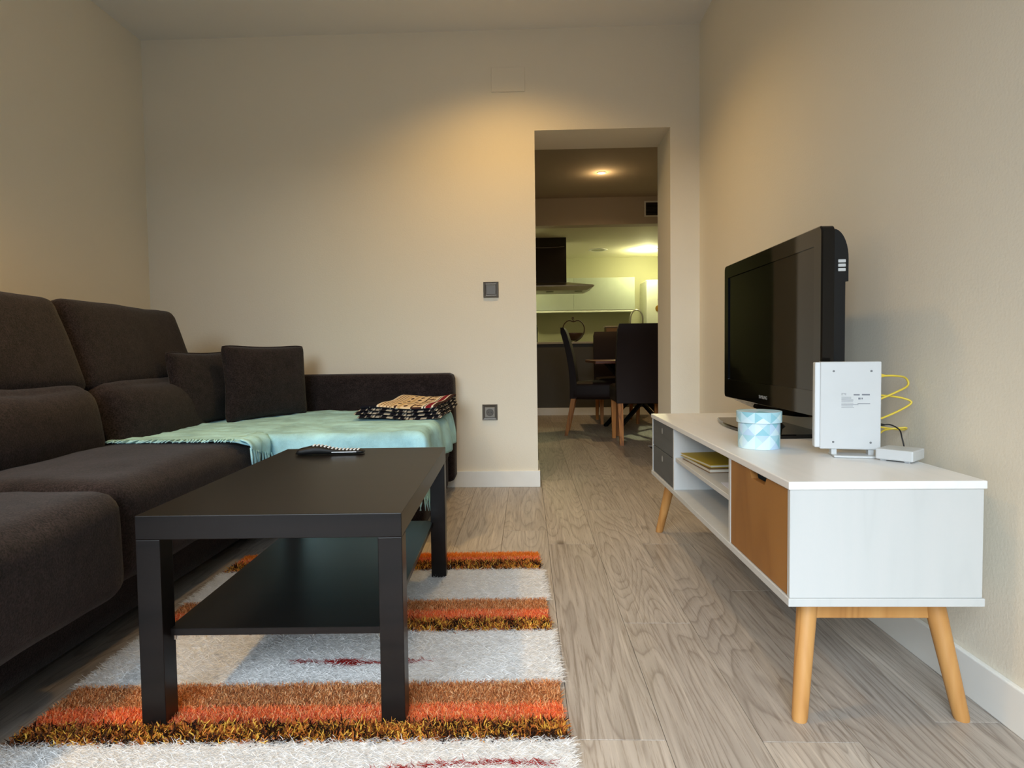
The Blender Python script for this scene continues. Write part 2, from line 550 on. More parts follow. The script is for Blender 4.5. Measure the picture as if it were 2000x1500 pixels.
struct_boxes('ceiling', M['ceiling'], [(XL - 0.15, XR + 0.15, FRONT_Y - 0.15, YB, ZC, ZC + 0.12)], 'plain white living room ceiling')
struct_boxes('wall_left', M['wall'], [(XL - 0.15, XL, FRONT_Y - 0.15, YB, -0.01, ZC)], 'beige left wall behind the sofa')
struct_boxes('wall_right', M['wall'], [(XR, XR + 0.15, FRONT_Y - 0.15, YB, -0.01, ZC)], 'beige right wall behind the television')
struct_boxes('wall_back', M['wall'], [
    (DXL - 0.1, DX0, YB, YD, -0.01, ZC), (DX1, DXR + 0.15, YB, YD, -0.01, ZC), (DX0, DX1, YB, YD, DZ, ZC)], 'beige back wall with open doorway')
struct_boxes('wall_front', M['wall'], [
    (XL - 0.15, WIN_X0, FRONT_Y - 0.2, FRONT_Y, -0.01, ZC), (WIN_X1, XR + 0.15, FRONT_Y - 0.2, FRONT_Y, -0.01, ZC),
    (WIN_X0, WIN_X1, FRONT_Y - 0.2, FRONT_Y, WIN_Z1, ZC)], 'front wall behind the camera')
bm = bmesh.new()
wy0, wy1 = FRONT_Y - 0.16, FRONT_Y - 0.1
for (a, b, c, d) in ((WIN_X0, WIN_X0 + 0.06, 0, WIN_Z1), (WIN_X1 - 0.06, WIN_X1, 0, WIN_Z1), (WIN_X0, WIN_X1, WIN_Z1 - 0.06, WIN_Z1), (WIN_X0, WIN_X1, 0, 0.06), (-0.54, -0.46, 0, WIN_Z1)):
    box(bm, a, b, wy0, wy1, c, d)
win = tag(obj('window_1', bm, M['frame_white']), 'white framed balcony window behind the camera', None, None, 'structure')
part_box('pane', M['glass'], win, WIN_X0 + 0.06, -0.54, wy0 + 0.02, wy0 + 0.025, 0.06, WIN_Z1 - 0.06)
part_box('pane', M['glass'], win, -0.46, WIN_X1 - 0.06, wy0 + 0.02, wy0 + 0.025, 0.06, WIN_Z1 - 0.06)

# skirting boards
def skirt(name, x0, x1, y0, y1, label):
    bm = bmesh.new()
    box(bm, x0, x1, y0, y1, 0.0, 0.095, 0.003, 2)
    tag(obj(name, bm, M['skirting']), label, None, None, 'structure')
skirt('baseboard_back', XL, DX0 + 0.012, YB - 0.014, YB + 0.0, 'white skirting board on the back wall left of the doorway')
skirt('baseboard_jamb', DX0, DX0 + 0.012, YB, YD, 'white skirting board inside the doorway')
skirt('baseboard_corner', DX1, XR, YB - 0.014, YB, 'short white skirting board right of the doorway')
skirt('baseboard_right', XR - 0.014, XR, FRONT_Y, YB - 0.014, 'white skirting board on the right wall')
skirt('baseboard_left', XL, XL + 0.014, FRONT_Y, YB - 0.014, 'white skirting board on the left wall')

# dining room and kitchen shell beyond the doorway
struct_boxes('dining_ceiling', M['dining_wall'], [(DXL, DXR, YD, BEAM_Y, ZC, ZC + 0.12)], 'dining room ceiling')
struct_boxes('ceiling_beam', M['dining_wall'], [(DXL, DXR, BEAM_Y, BEAM_Y + 0.16, KZ, ZC + 0.12)], 'dropped beam between dining room and kitchen')
struct_boxes('kitchen_ceiling', M['kitchen_wall'], [(DXL, DXR, BEAM_Y + 0.16, KY, KZ, KZ + 0.1)], 'lowered pale kitchen ceiling')
struct_boxes('wall_kitchen', M['kitchen_back'], [(DXL - 0.1, DXR + 0.1, KY, KY + 0.12, -0.01, ZC)], 'kitchen back wall')
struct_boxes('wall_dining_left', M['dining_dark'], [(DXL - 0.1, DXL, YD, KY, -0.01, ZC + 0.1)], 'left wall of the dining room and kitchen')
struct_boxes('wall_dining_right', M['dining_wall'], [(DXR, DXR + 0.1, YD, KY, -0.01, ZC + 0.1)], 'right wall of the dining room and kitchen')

# ------------------------------------------------------------------ recessed downlights
WARM = (1.0, 0.62, 0.22)
def downlight(x, y, z, power, col, label, lamp, rad=0.04, cone=150, group=None, soft=0.03, bare=0.0):
    t = thing('downlight', label, 'ceiling light', (x, y, z), 0, group)
    bm = bmesh.new()
    lathe(bm, [(rad * 1.0, -0.001), (rad * 1.0, -0.006), (rad * 1.35, -0.006), (rad * 1.4, -0.0005), (rad * 1.4, 0.0)], 28, cap=False)
    obj('trim_ring', bm, M['lamp_ring'], t, smooth=True, auto=40)
    bm = bmesh.new()
    lathe(bm, [(rad, -0.0045), (rad, -0.001)], 28)
    obj('bulb', bm, lamp, t)
    if power:
        s = spot('downlight_beam', (x, y, z - 0.02), power, col, cone, 0.75, soft)
        s.parent = t
        s.location = (0, 0, -0.02)
    if bare:                             # bulb that stands proud of the ceiling and washes it
        d = bpy.data.lights.new('bare_bulb', 'POINT')
        d.energy = bare
        d.color = col
        d.shadow_soft_size = 0.03
        o = bpy.data.objects.new('bare_bulb', d)
        COL.objects.link(o)
        o.parent = t
        o.location = (0, 0, -0.09)
    return t
downlight(-0.10, 2.95, ZC, 40, WARM, 'lit recessed ceiling spot nearest the doorway wall', M['lamp_warm'], cone=140, soft=0.09)
downlight(-1.45, 1.30, ZC, 92, WARM, 'unseen ceiling spot added over the near end of the sofa for warm fill', M['lamp_warm'], cone=116, soft=0.09)  # added, unseen: warms the left wall and the room's fill light
downlight(0.784, 6.528, ZC, 30, (1.0, 0.66, 0.30), 'small lit ceiling spot in the dining room', M['lamp_warm'], 0.034, 160, bare=1.3)
downlight(1.801, 9.464, KZ, 6, (1.0, 0.96, 0.52), 'bright round ceiling light in the kitchen', M['lamp_kitchen'], 0.11, 170, soft=0.1, bare=22)
downlight(1.072, 9.428, KZ, 0, WARM, 'unlit round ceiling light in the kitchen', M['lamp_off'], 0.10)
downlight(-0.3, 9.0, KZ, 5, (1.0, 0.94, 0.50), 'unseen kitchen ceiling light added left of the hood', M['lamp_kitchen'], 0.11, 170, soft=0.1, bare=18)  # added, unseen: extra light for the kitchen

# ------------------------------------------------------------------ coffee table
def coffee_table():
    t = thing('coffee_table', 'square-legged black-brown coffee table with lower shelf on the striped rug', 'table', (-0.8105, 1.258, 0.01), 0.028)
    Wd, Ln, Hh = 0.55, 0.90, 0.443
    part_box('tabletop', M['black_lacquer'], t, 0, Wd, 0, Ln, Hh - 0.05, Hh, 0.0015, 2)
    for (x, y) in ((0, 0), (Wd - 0.05, 0), (0, Ln - 0.05), (Wd - 0.05, Ln - 0.05)):
        part_box('leg', M['black_lacquer'], t, x, x + 0.05, y, y + 0.05, 0.0, Hh - 0.0505, 0.0015, 2)
    part_box('shelf', M['black_lacquer'], t, 0.042, Wd - 0.042, 0.03, Ln - 0.03, 0.178, 0.193, 0.001, 1)
    for (x, y) in ((0.056, 0.036), (Wd - 0.056, 0.036), (0.056, Ln - 0.036), (Wd - 0.056, Ln - 0.036)):
        bm = bmesh.new()
        lathe(bm, [(0.003, 0.168), (0.003, 0.178)], 8, Matrix.Translation((x, y, 0)))
        obj('shelf_pin', bm, M['steel'], t)
    return t
coffee_table()

# ------------------------------------------------------------------ rug
def make_rug():
    L0 = 1.12
    ang = 0.033
    t = thing('shaggy_rug', 'orange, brown and white striped shaggy rug under the coffee table', 'rug', (0.035, 2.395, 0.0), ang)
    rs = np.random.RandomState(3)
    def s3(*c): return np.array(srgb(*c)[:3])
    WHITE = [s3(248, 247, 246), s3(243, 242, 241), s3(252, 251, 250), s3(232, 232, 232)]
    TWEED = [s3(224, 146, 88), s3(198, 132, 84), s3(238, 176, 118), s3(164, 106, 68), s3(246, 200, 150)]
    ORNG = [s3(250, 138, 76), s3(246, 124, 72), s3(252, 156, 96), s3(242, 132, 98), s3(253, 196, 140)]
    GOLD = [s3(246, 156, 62), s3(238, 140, 52), s3(250, 174, 84), s3(220, 120, 48)]
    DARK = [s3(70, 44, 30), s3(40, 27, 22), s3(232, 176, 72), s3(222, 142, 70), s3(132, 80, 48), s3(244, 196, 88), s3(184, 104, 52), s3(46, 30, 24)]
    bands = [('gold_stripe', 0.0, 0.055, GOLD, 0), ('orange_stripe', 0.055, 0.10, ORNG, 0), ('brown_stripe', 0.10, 0.186, DARK, 1),
             ('white_stripe', 0.186, 0.461, WHITE, 2), ('tweed_stripe', 0.461, 0.539, TWEED, 0), ('orange_stripe', 0.539, 0.608, ORNG, 0),
             ('brown_stripe', 0.608, 0.679, DARK, 1), ('white_stripe', 0.679, 0.951, WHITE, 2), ('tweed_stripe', 0.951, 1.044, TWEED, 0),
             ('orange_stripe', 1.044, 1.109, ORNG, 0), ('brown_stripe', 1.109, 1.170, DARK, 1), ('white_stripe', 1.170, 1.47, WHITE, 2),
             ('tweed_stripe', 1.47, 1.60, TWEED, 3)]
    # woven backing with the stripe colours
    vs, fs, cs = [], [], []
    for nm, a, b, pal, kind in bands:
        base = len(vs)
        z = 0.009 if kind == 2 else 0.008
        for (x, y, zz) in ((-L0, -b, 0.001), (0, -b, 0.001), (0, -a, 0.001), (-L0, -a, 0.001), (-L0, -b, z), (0, -b, z), (0, -a, z), (-L0, -a, z)):
            vs.append((x, y, zz))
            cs.append(list(np.mean(pal, axis=0) * (0.95 if kind == 2 else 0.62)) + [1])
        for q in ((0, 3, 2, 1), (4, 5, 6, 7), (0, 1, 5, 4), (2, 3, 7, 6), (0, 4, 7, 3), (1, 2, 6, 5)):
            fs.append(tuple(base + i for i in q))
    me = bpy.data.meshes.new('backing')
    me.from_pydata(vs, [], fs)
    ca = me.color_attributes.new('Col', 'FLOAT_COLOR', 'POINT')
    ca.data.foreach_set('color', np.array(cs, dtype=np.float32).ravel())
    link_mesh('backing', me, M['rug_base'], t)
    # red thread lines woven into the white stripes: polyline centre v as a function of u
    RED = s3(168, 28, 24)
    def red_mask(u, v):
        m = np.zeros(len(u), bool)
        c1 = 0.845 + 0.010 * np.sin(u * 11.0) - (u + 0.55) * 0.03
        wd = 0.017 * np.clip(np.sin((u + 0.70) / 0.42 * PI), 0, 1) * (0.65 + 0.35 * np.sin(u * 45))
        m |= (np.abs(v - c1) < wd) & (u > -0.66) & (u < -0.29)
        c2 = 1.262 + 0.014 * np.sin(u * 9.0) + (u + 0.4) * -0.03
        m |= (np.abs(v - c2) < 0.005) & (u > -0.62) & (u < -0.03)
        m |= (np.abs(v - 1.285 - 0.012 * np.sin(u * 26)) < 0.004) & (u > -0.36) & (u < -0.02)
        return m
    for nm, a, b, pal, kind in bands:
        wband = b - a
        if kind == 2: dens, ln, wd = 270000, (0.012, 0.024), 0.0012
        elif kind == 1: dens, ln, wd = 110000, (0.014, 0.022), 0.0028
        elif kind == 3: dens, ln, wd = 40000, (0.010, 0.015), 0.003
        else: dens, ln, wd = 210000, (0.009, 0.014), 0.0016
        N = int(dens * wband * L0)
        u = -rs.rand(N) * L0
        ov = 0.004
        v = a - ov * 0.5 + rs.rand(N) * (wband + ov)
        if kind == 2:
            u = u * 1.010 + 0.005
        length = ln[0] + rs.rand(N) * (ln[1] - ln[0])
        az = rs.rand(N) * 2 * PI
        if kind == 2:
            az = np.where(rs.rand(N) < 0.5, 0, PI) + rs.randn(N) * 0.42
            lean = np.clip(1.25 + rs.randn(N) * 0.20, 0.2, 1.52)
        elif kind == 1:
            lean = np.clip(0.95 + rs.randn(N) * 0.35, 0.0, 1.45)
        else:
            lean = np.clip(0.85 + rs.randn(N) * 0.32, 0.0, 1.4)
        d = np.stack([np.cos(az) * np.sin(lean), -np.sin(az) * np.sin(lean), np.cos(lean)], 1)
        side = np.stack([-np.sin(az + rs.randn(N) * 0.7), -np.cos(az + rs.randn(N) * 0.7), rs.randn(N) * 0.3], 1)
        side /= np.linalg.norm(side, axis=1, keepdims=True)
        zb = 0.006 + 0.002 * rs.rand(N)
        P0 = np.stack([u, -v, zb], 1)
        bend = np.stack([rs.randn(N) * 0.25, rs.randn(N) * 0.25, np.full(N, -0.32)], 1)
        P1 = P0 + d * length[:, None] * 0.55
        d2 = d + bend
        d2 /= np.linalg.norm(d2, axis=1, keepdims=True)
        P2 = P1 + d2 * length[:, None] * 0.45
        P1[:, 2] = np.maximum(P1[:, 2], 0.009)
        P2[:, 2] = np.maximum(P2[:, 2], 0.010)
        off = side * (wd / 2)
        pal_a = np.array(pal)
        if kind == 1:
            ci = ((vnoise(u * 70, v * 90, u * 0 + a * 9) * 0.5 + 0.5) * len(pal) * 1.3 + rs.rand(N) * 2.2).astype(int) % len(pal)
        elif kind == 0:
            ci = ((vnoise(u * 40, v * 110, u * 0 + a * 9) * 0.5 + 0.5) * 2 + rs.rand(N) * len(pal)).astype(int) % len(pal)
        else:
            ci = (rs.rand(N) ** 1.3 * len(pal)).astype(int)
        c = pal_a[ci] * (0.9 + 0.2 * rs.rand(N))[:, None]
        if kind == 2:
            c[red_mask(u, v)] = RED
        V = np.stack([P0 - off, P0 + off, P1 - off, P1 + off, P2 - off * 0.5, P2 + off * 0.5], 1).reshape(-1, 3)
        C = np.repeat(np.concatenate([np.clip(c, 0, 1), np.ones((N, 1))], 1), 6, axis=0)
        I = (np.arange(N) * 6)[:, None]
        F = np.stack([I + [0, 1, 3, 2], I + [2, 3, 5, 4]], 1).reshape(-1, 4)
        me = bpy.data.meshes.new(nm)
        me.vertices.add(len(V)); me.vertices.foreach_set('co', V.astype(np.float32).ravel())
        me.loops.add(F.size); me.loops.foreach_set('vertex_index', F.astype(np.int32).ravel())
        me.polygons.add(len(F))
        me.polygons.foreach_set('loop_start', (np.arange(len(F)) * 4).astype(np.int32))
        me.polygons.foreach_set('loop_total', np.full(len(F), 4, dtype=np.int32))
        ca = me.color_attributes.new('Col', 'FLOAT_COLOR', 'POINT')
        ca.data.foreach_set('color', C.astype(np.float32).ravel())
        me.update(calc_edges=True)
        o = link_mesh(nm, me, M['pile'], t)
        o['kind'] = 'stuff'
        o['label'] = {'white_stripe': 'white shaggy stripe', 'brown_stripe': 'dark brown and gold speckled stripe', 'orange_stripe': 'bright orange stripe',
                      'gold_stripe': 'golden orange stripe', 'tweed_stripe': 'orange brown tweed stripe'}[nm]
make_rug()

# ------------------------------------------------------------------ sofa
SX, SY = -1.6, 2.2
def make_sofa():
    t = thing('corner_sofa', 'dark brown fabric corner sofa with chaise along the left and back walls', 'sofa', (SX, SY, 0))
    def C(name, x0, x1, y0, y1, z0, z1, **kw):
        return cushion(name, M['sofa'], t, (x0 + x1) / 2 - SX, (y0 + y1) / 2 - SY, (z0 + z1) / 2, x1 - x0, y1 - y0, z1 - z0, **kw)
    # plinths
    C('base', -2.14, -1.16, 0.60, 2.75, 0.035, 0.26, r=0.02, puff=(0.004, 0, 0), n=(8, 16, 4), wob=0.002)
    C('chaise_base', -2.12, -0.44, 2.62, 3.50, 0.035, 0.26, r=0.02, puff=(0.004, 0, 0), n=(16, 8, 4), wob=0.002)
    part_box('plinth', M['sofa_dark'], t, -2.08 - SX, -1.24 - SX, 0.7 - SY, 2.7 - SY, 0.0, 0.035)
    part_box('plinth', M['sofa_dark'], t, -2.08 - SX, -0.50 - SX, 2.7 - SY, 3.45 - SY, 0.0, 0.035)
    # back frame and arms
    C('back_frame', -2.17, -1.80, 0.60, 3.00, 0.04, 0.78, r=0.04, puff=(0.0, 0, 0), n=(6, 24, 8), wob=0.003)
    C('armrest', -2.15, -1.10, 0.58, 0.79, 0.04, 0.62, r=0.05, puff=(0.01, 0.01, 0.012), n=(14, 6, 8), wob=0.003)
    C('chaise_back', -1.85, -0.405, 3.455, 3.60, 0.06, 0.668, r=0.032, puff=(0.002, 0.004, 0.0), n=(28, 6, 12), wob=0.0015)
    # seats
    C('seat_cushion', -1.60, -1.000, 0.80, 1.540, 0.18, 0.450, r=0.055, puff=(0.018, 0.0, 0.014), n=(14, 18, 10), wob=0.008, seed=1.3)
    C('seat_cushion', -1.60, -1.045, 1.545, 2.50, 0.18, 0.458, r=0.055, puff=(0.015, 0.0, 0.010), n=(14, 20, 10), wob=0.008, seed=5.7)
    C('chaise_seat', -1.72, -0.425, 2.475, 3.47, 0.19, 0.450, r=0.05, puff=(0.006, 0.008, 0.008), n=(26, 18, 8), wob=0.004, seed=9.1)
    # lumbar cushions and reclining headrests, three of each along the wall
    for k, (a, b) in enumerate(((0.80, 1.46), (1.46, 2.25), (2.25, 3.02))):
        Mt = Matrix.Rotation(R(-9), 4, 'Y')
        cushion('lumbar_cushion', M['sofa'], t, -1.660 - SX, (a + b) / 2 - SY, 0.525, 0.28, b - a - 0.004, 0.30, r=0.085,
                puff=(0.045, 0.0, 0.01), n=(10, 20, 12), wob=0.008, M=Mt, seed=2.2 * k)
        Mt = Matrix.Rotation(R(-19), 4, 'Y')
        cushion('headrest', M['sofa'], t, -1.742 - SX, (a + b) / 2 - SY + 0.01, 0.802, 0.20, b - a - 0.006, 0.375, r=0.045,
                puff=(0.022, 0.0, 0.004), n=(10, 20, 12), wob=0.008, M=Mt, seed=3.1 * k + 1)
    return t
make_sofa()

# ------------------------------------------------------------------ loose cushions
def pillow(label, p0, p1, h, lean, thick, seed):
    p0, p1 = Vector((*p0, 0)), Vector((*p1, 0))
    mid = (p0 + p1) / 2
    wdt = (p1 - p0).length
    ang = math.atan2(p1.y - p0.y, p1.x - p0.x)
    t = thing('throw_pillow', label, 'pillow', (mid.x, mid.y, 0.462), ang, 'dark throw pillows in the sofa corner')
    n = 26
    vs, fs = [], []
    rs = np.random.RandomState(int(seed * 10))
    for side in (1, -1):
        for i in range(n + 1):
            for j in range(n + 1):
                a, b = -1 + 2 * i / n, -1 + 2 * j / n
                edge = max(abs(a), abs(b))
                # pinched sides between the corners
                pin_a = 1 - 0.05 * (1 - b * b) ** 1 * abs(a)
                x = a * (1 - 0.075 * (1 - abs(b) ** 2)) * wdt / 2
                z = b * (1 - 0.075 * (1 - abs(a) ** 2)) * h / 2
                # round off the corners
                q = (abs(a) ** 8 + abs(b) ** 8) ** (1 / 8)
                if q > 1: x, z = x / q ** 0.7, z / q ** 0.7
                th = thick / 2 * (max(0, 1 - a * a) * max(0, 1 - b * b)) ** 0.42
                y = -side * th
                y += 0.006 * float(vnoise(a * 3 + seed, b * 3, side * 2.0)) * (1 - edge ** 4)
                vs.append((x, y, z + h / 2))
    m = (n + 1) ** 2
    for s in range(2):
        for i in range(n):
            for j in range(n):
                a = s * m + i * (n + 1) + j
                q = (a, a + n + 1, a + n + 2, a + 1)
                fs.append(q if s == 0 else tuple(reversed(q)))
    me = bpy.data.meshes.new('pillow_cover')
    me.from_pydata(vs, [], fs)
    bm = bmesh.new(); bm.from_mesh(me)
    bmesh.ops.remove_doubles(bm, verts=bm.verts, dist=0.0008)
    bmesh.ops.transform(bm, matrix=Matrix.Rotation(lean, 4, 'X'), verts=bm.verts)
    bpy.data.meshes.remove(me)
    obj('pillow_cover', bm, M['sofa'], t, smooth=True)
    # piping seam
    pts = []
    for k in range(81):
        s = k / 80 * 4
        e = int(s) % 4
        f = -1 + 2 * (s - int(s))
        a, b = ((f, -1), (1, f), (-f, 1), (-1, -f))[e]
        x = a * (1 - 0.075 * (1 - abs(b) ** 2)) * wdt / 2
        z = b * (1 - 0.075 * (1 - abs(a) ** 2)) * h / 2
        q = (abs(a) ** 8 + abs(b) ** 8) ** (1 / 8)
        if q > 1: x, z = x / q ** 0.7, z / q ** 0.7
        pts.append(Vector((x, 0, z + h / 2)))
    bm = bmesh.new()
    tube(bm, pts, 0.004, 6, cap=False)
    bmesh.ops.transform(bm, matrix=Matrix.Rotation(lean, 4, 'X'), verts=bm.verts)
    obj('piping', bm, M['sofa'], t, smooth=True)
pillow('dark brown throw pillow tucked behind the other one, against the sofa back', (-1.525, 2.66), (-1.455, 3.14), 0.345, R(-6), 0.10, 1.7)
pillow('dark brown throw pillow in front, its right edge free against the wall', (-1.405, 2.875), (-1.185, 3.365), 0.372, R(-3), 0.13, 4.1)

# ------------------------------------------------------------------ aqua throw over the chaise
TOPZ = 0.4625
def make_throw():
    t = thing('cotton_throw', 'pale aqua fringed throw spread over the chaise of the sofa', 'blanket', (-0.9, 2.9, 0.0))
    ox, oy = -0.9, 2.9
    xe, yf = -0.412, 2.462           # right and front edges of the chaise
    xs0, ys0 = -1.56, 2.245          # left limit, near edge on the seat cushion
    nx, ny = 110, 90
    vs, fs = [], []
    rr = 0.035
    def drop(e):                     # rounded fold over an edge: returns (outward, down)
        if e <= 0: return 0.0, 0.0
        a = e / rr
        if a < PI / 2: return rr * math.sin(a), rr * (1 - math.cos(a))
        return rr, rr + (e - rr * PI / 2)
    grid = []
    for i in range(nx + 1):
        u = i / nx
        flat_x = xs0 + u * (xe - xs0 + 0.15)
        # near hem: on the seat cushion at the left, hanging over the front at the right
        if flat_x < -1.045: vh = ys0 + 0.012 * math.sin(flat_x * 14)
        else:
            k = min(1, (flat_x + 1.045) / 0.22)
            vh = yf - (0.05 + 0.19 * k)
        for j in range(ny + 1):
            v = j / ny
            back = 3.445 - max(0.0, (-1.20 - flat_x)) * 1.05 if flat_x < -1.20 else 3.445
            back = max(back, 2.62)
            fy = vh + (back - vh) * v
            ex = flat_x - (xe - rr)
            ey = (yf + rr) - fy if flat_x > -1.05 else 0.0
            axo, axd = drop(ex)
            ayo, ayd = drop(ey)
            x = flat_x if ex <= 0 else xe - rr + axo
            y = fy if ey <= 0 else yf + rr - ayo
            z = TOPZ - max(axd, ayd) - 0.25 * min(axd, ayd)
            if ex > 0: x += 0.012 * math.sin(fy * 23) * min(1, ex / 0.1) + 0.03 * min(1, ex / 0.14) * max(0, math.sin((fy - 2.5) * 3.0))
            if ey > 0: y -= 0.008 * math.sin(flat_x * 21 + 1) * min(1, ey / 0.12) + 0.006
            if ex > 0 and ey > 0:
                x += 0.02 * min(1, ex / 0.1); y -= 0.02 * min(1, ey / 0.1)
            z += 0.0035 * float(vnoise(flat_x * 9, fy * 22, 1.0)) + 0.0025 * float(vnoise(flat_x * 24 + 3, fy * 50, 5.0))
            if flat_x < -1.05 and fy < 2.34:
                z += 0.006 * min(1.0, v * 8)
            vs.append((x - ox, y - oy, z + 0.006))
    for i in range(nx):
        for j in range(ny):
            a = i * (ny + 1) + j
            fs.append((a, a + ny + 1, a + ny + 2, a + 1))
    me = bpy.data.meshes.new('throw_cloth')
    me.from_pydata(vs, [], fs)
    for p in me.polygons: p.use_smooth = True
    o = link_mesh('throw_cloth', me, M['throw'], t)
    sm = o.modifiers.new('thickness', 'SOLIDIFY')
    sm.thickness = 0.003
    sm.offset = 0
    # flap of the throw that falls over the inner corner in front of the far seat cushion
    bm = bmesh.new()
    nn = 14
    rows = []
    for i in range(nn + 1):
        f = i / nn
        y = 2.262 + f * (2.475 - 2.262)
        hang = 0.010 + 0.050 * f ** 0.8
        row = []
        for j in range(9):
            g = j / 8
            a = min(1, g * 2.2)
            x = -1.078 + 0.062 * math.sin(a * PI / 2) + 0.006 * math.sin(f * 17 + g * 2)
            z = TOPZ + 0.012 - (0.03 * (1 - math.cos(a * PI / 2))) - max(0, g - 0.3) / 0.7 * hang
            row.append(bm.verts.new((x - ox, y - oy, z)))
        rows.append(row)
    for a, b in zip(rows[:-1], rows[1:]):
        for j in range(8): bm.faces.new((a[j], b[j], b[j + 1], a[j + 1]))
    fo = obj('corner_flap', bm, M['throw'], t, smooth=True)
    sm = fo.modifiers.new('thickness', 'SOLIDIFY'); sm.thickness = 0.003; sm.offset = 0
    # tassels: hanging at the inner corner, lying along the near hem on the seat, and at the right tip
    rs = random.Random(11)
    def tassel(p, q, r=0.0026):
        p, q = Vector(p), Vector(q)
        m = (p + q) / 2 + Vector((rs.uniform(-.004, .004), rs.uniform(-.004, .004), 0.002))
        bm = bmesh.new()
        tube(bm, [p - Vector((ox, oy, 0)), m - Vector((ox, oy, 0)), q - Vector((ox, oy, 0))], [r, r * 1.25, r * 0.5], 6)
        obj('tassel', bm, M['throw'], t, smooth=True)
    for k in range(11):
        f = k / 10
        y = 2.266 + f * 0.20
        hang = 0.010 + 0.050 * f ** 0.8
        z0 = TOPZ - 0.016 - hang
        tassel((-1.014, y, z0 + 0.006), (-1.008 + rs.uniform(-.006, .008), y + rs.uniform(-.01, .01), z0 - 0.062 - rs.uniform(0, 0.02)), 0.0034)
    for k in range(44):
        x = -1.52 + k * 0.0105
        tassel((x, 2.25, TOPZ + 0.014), (x + rs.uniform(-.018, .018), 2.205 - rs.uniform(0, .012), TOPZ + 0.010))
    for k in range(10):
        x = -0.46 + k * 0.011
        tassel((x, 2.432, 0.222), (x + rs.uniform(-.008, .008), 2.428, 0.165))
make_throw()

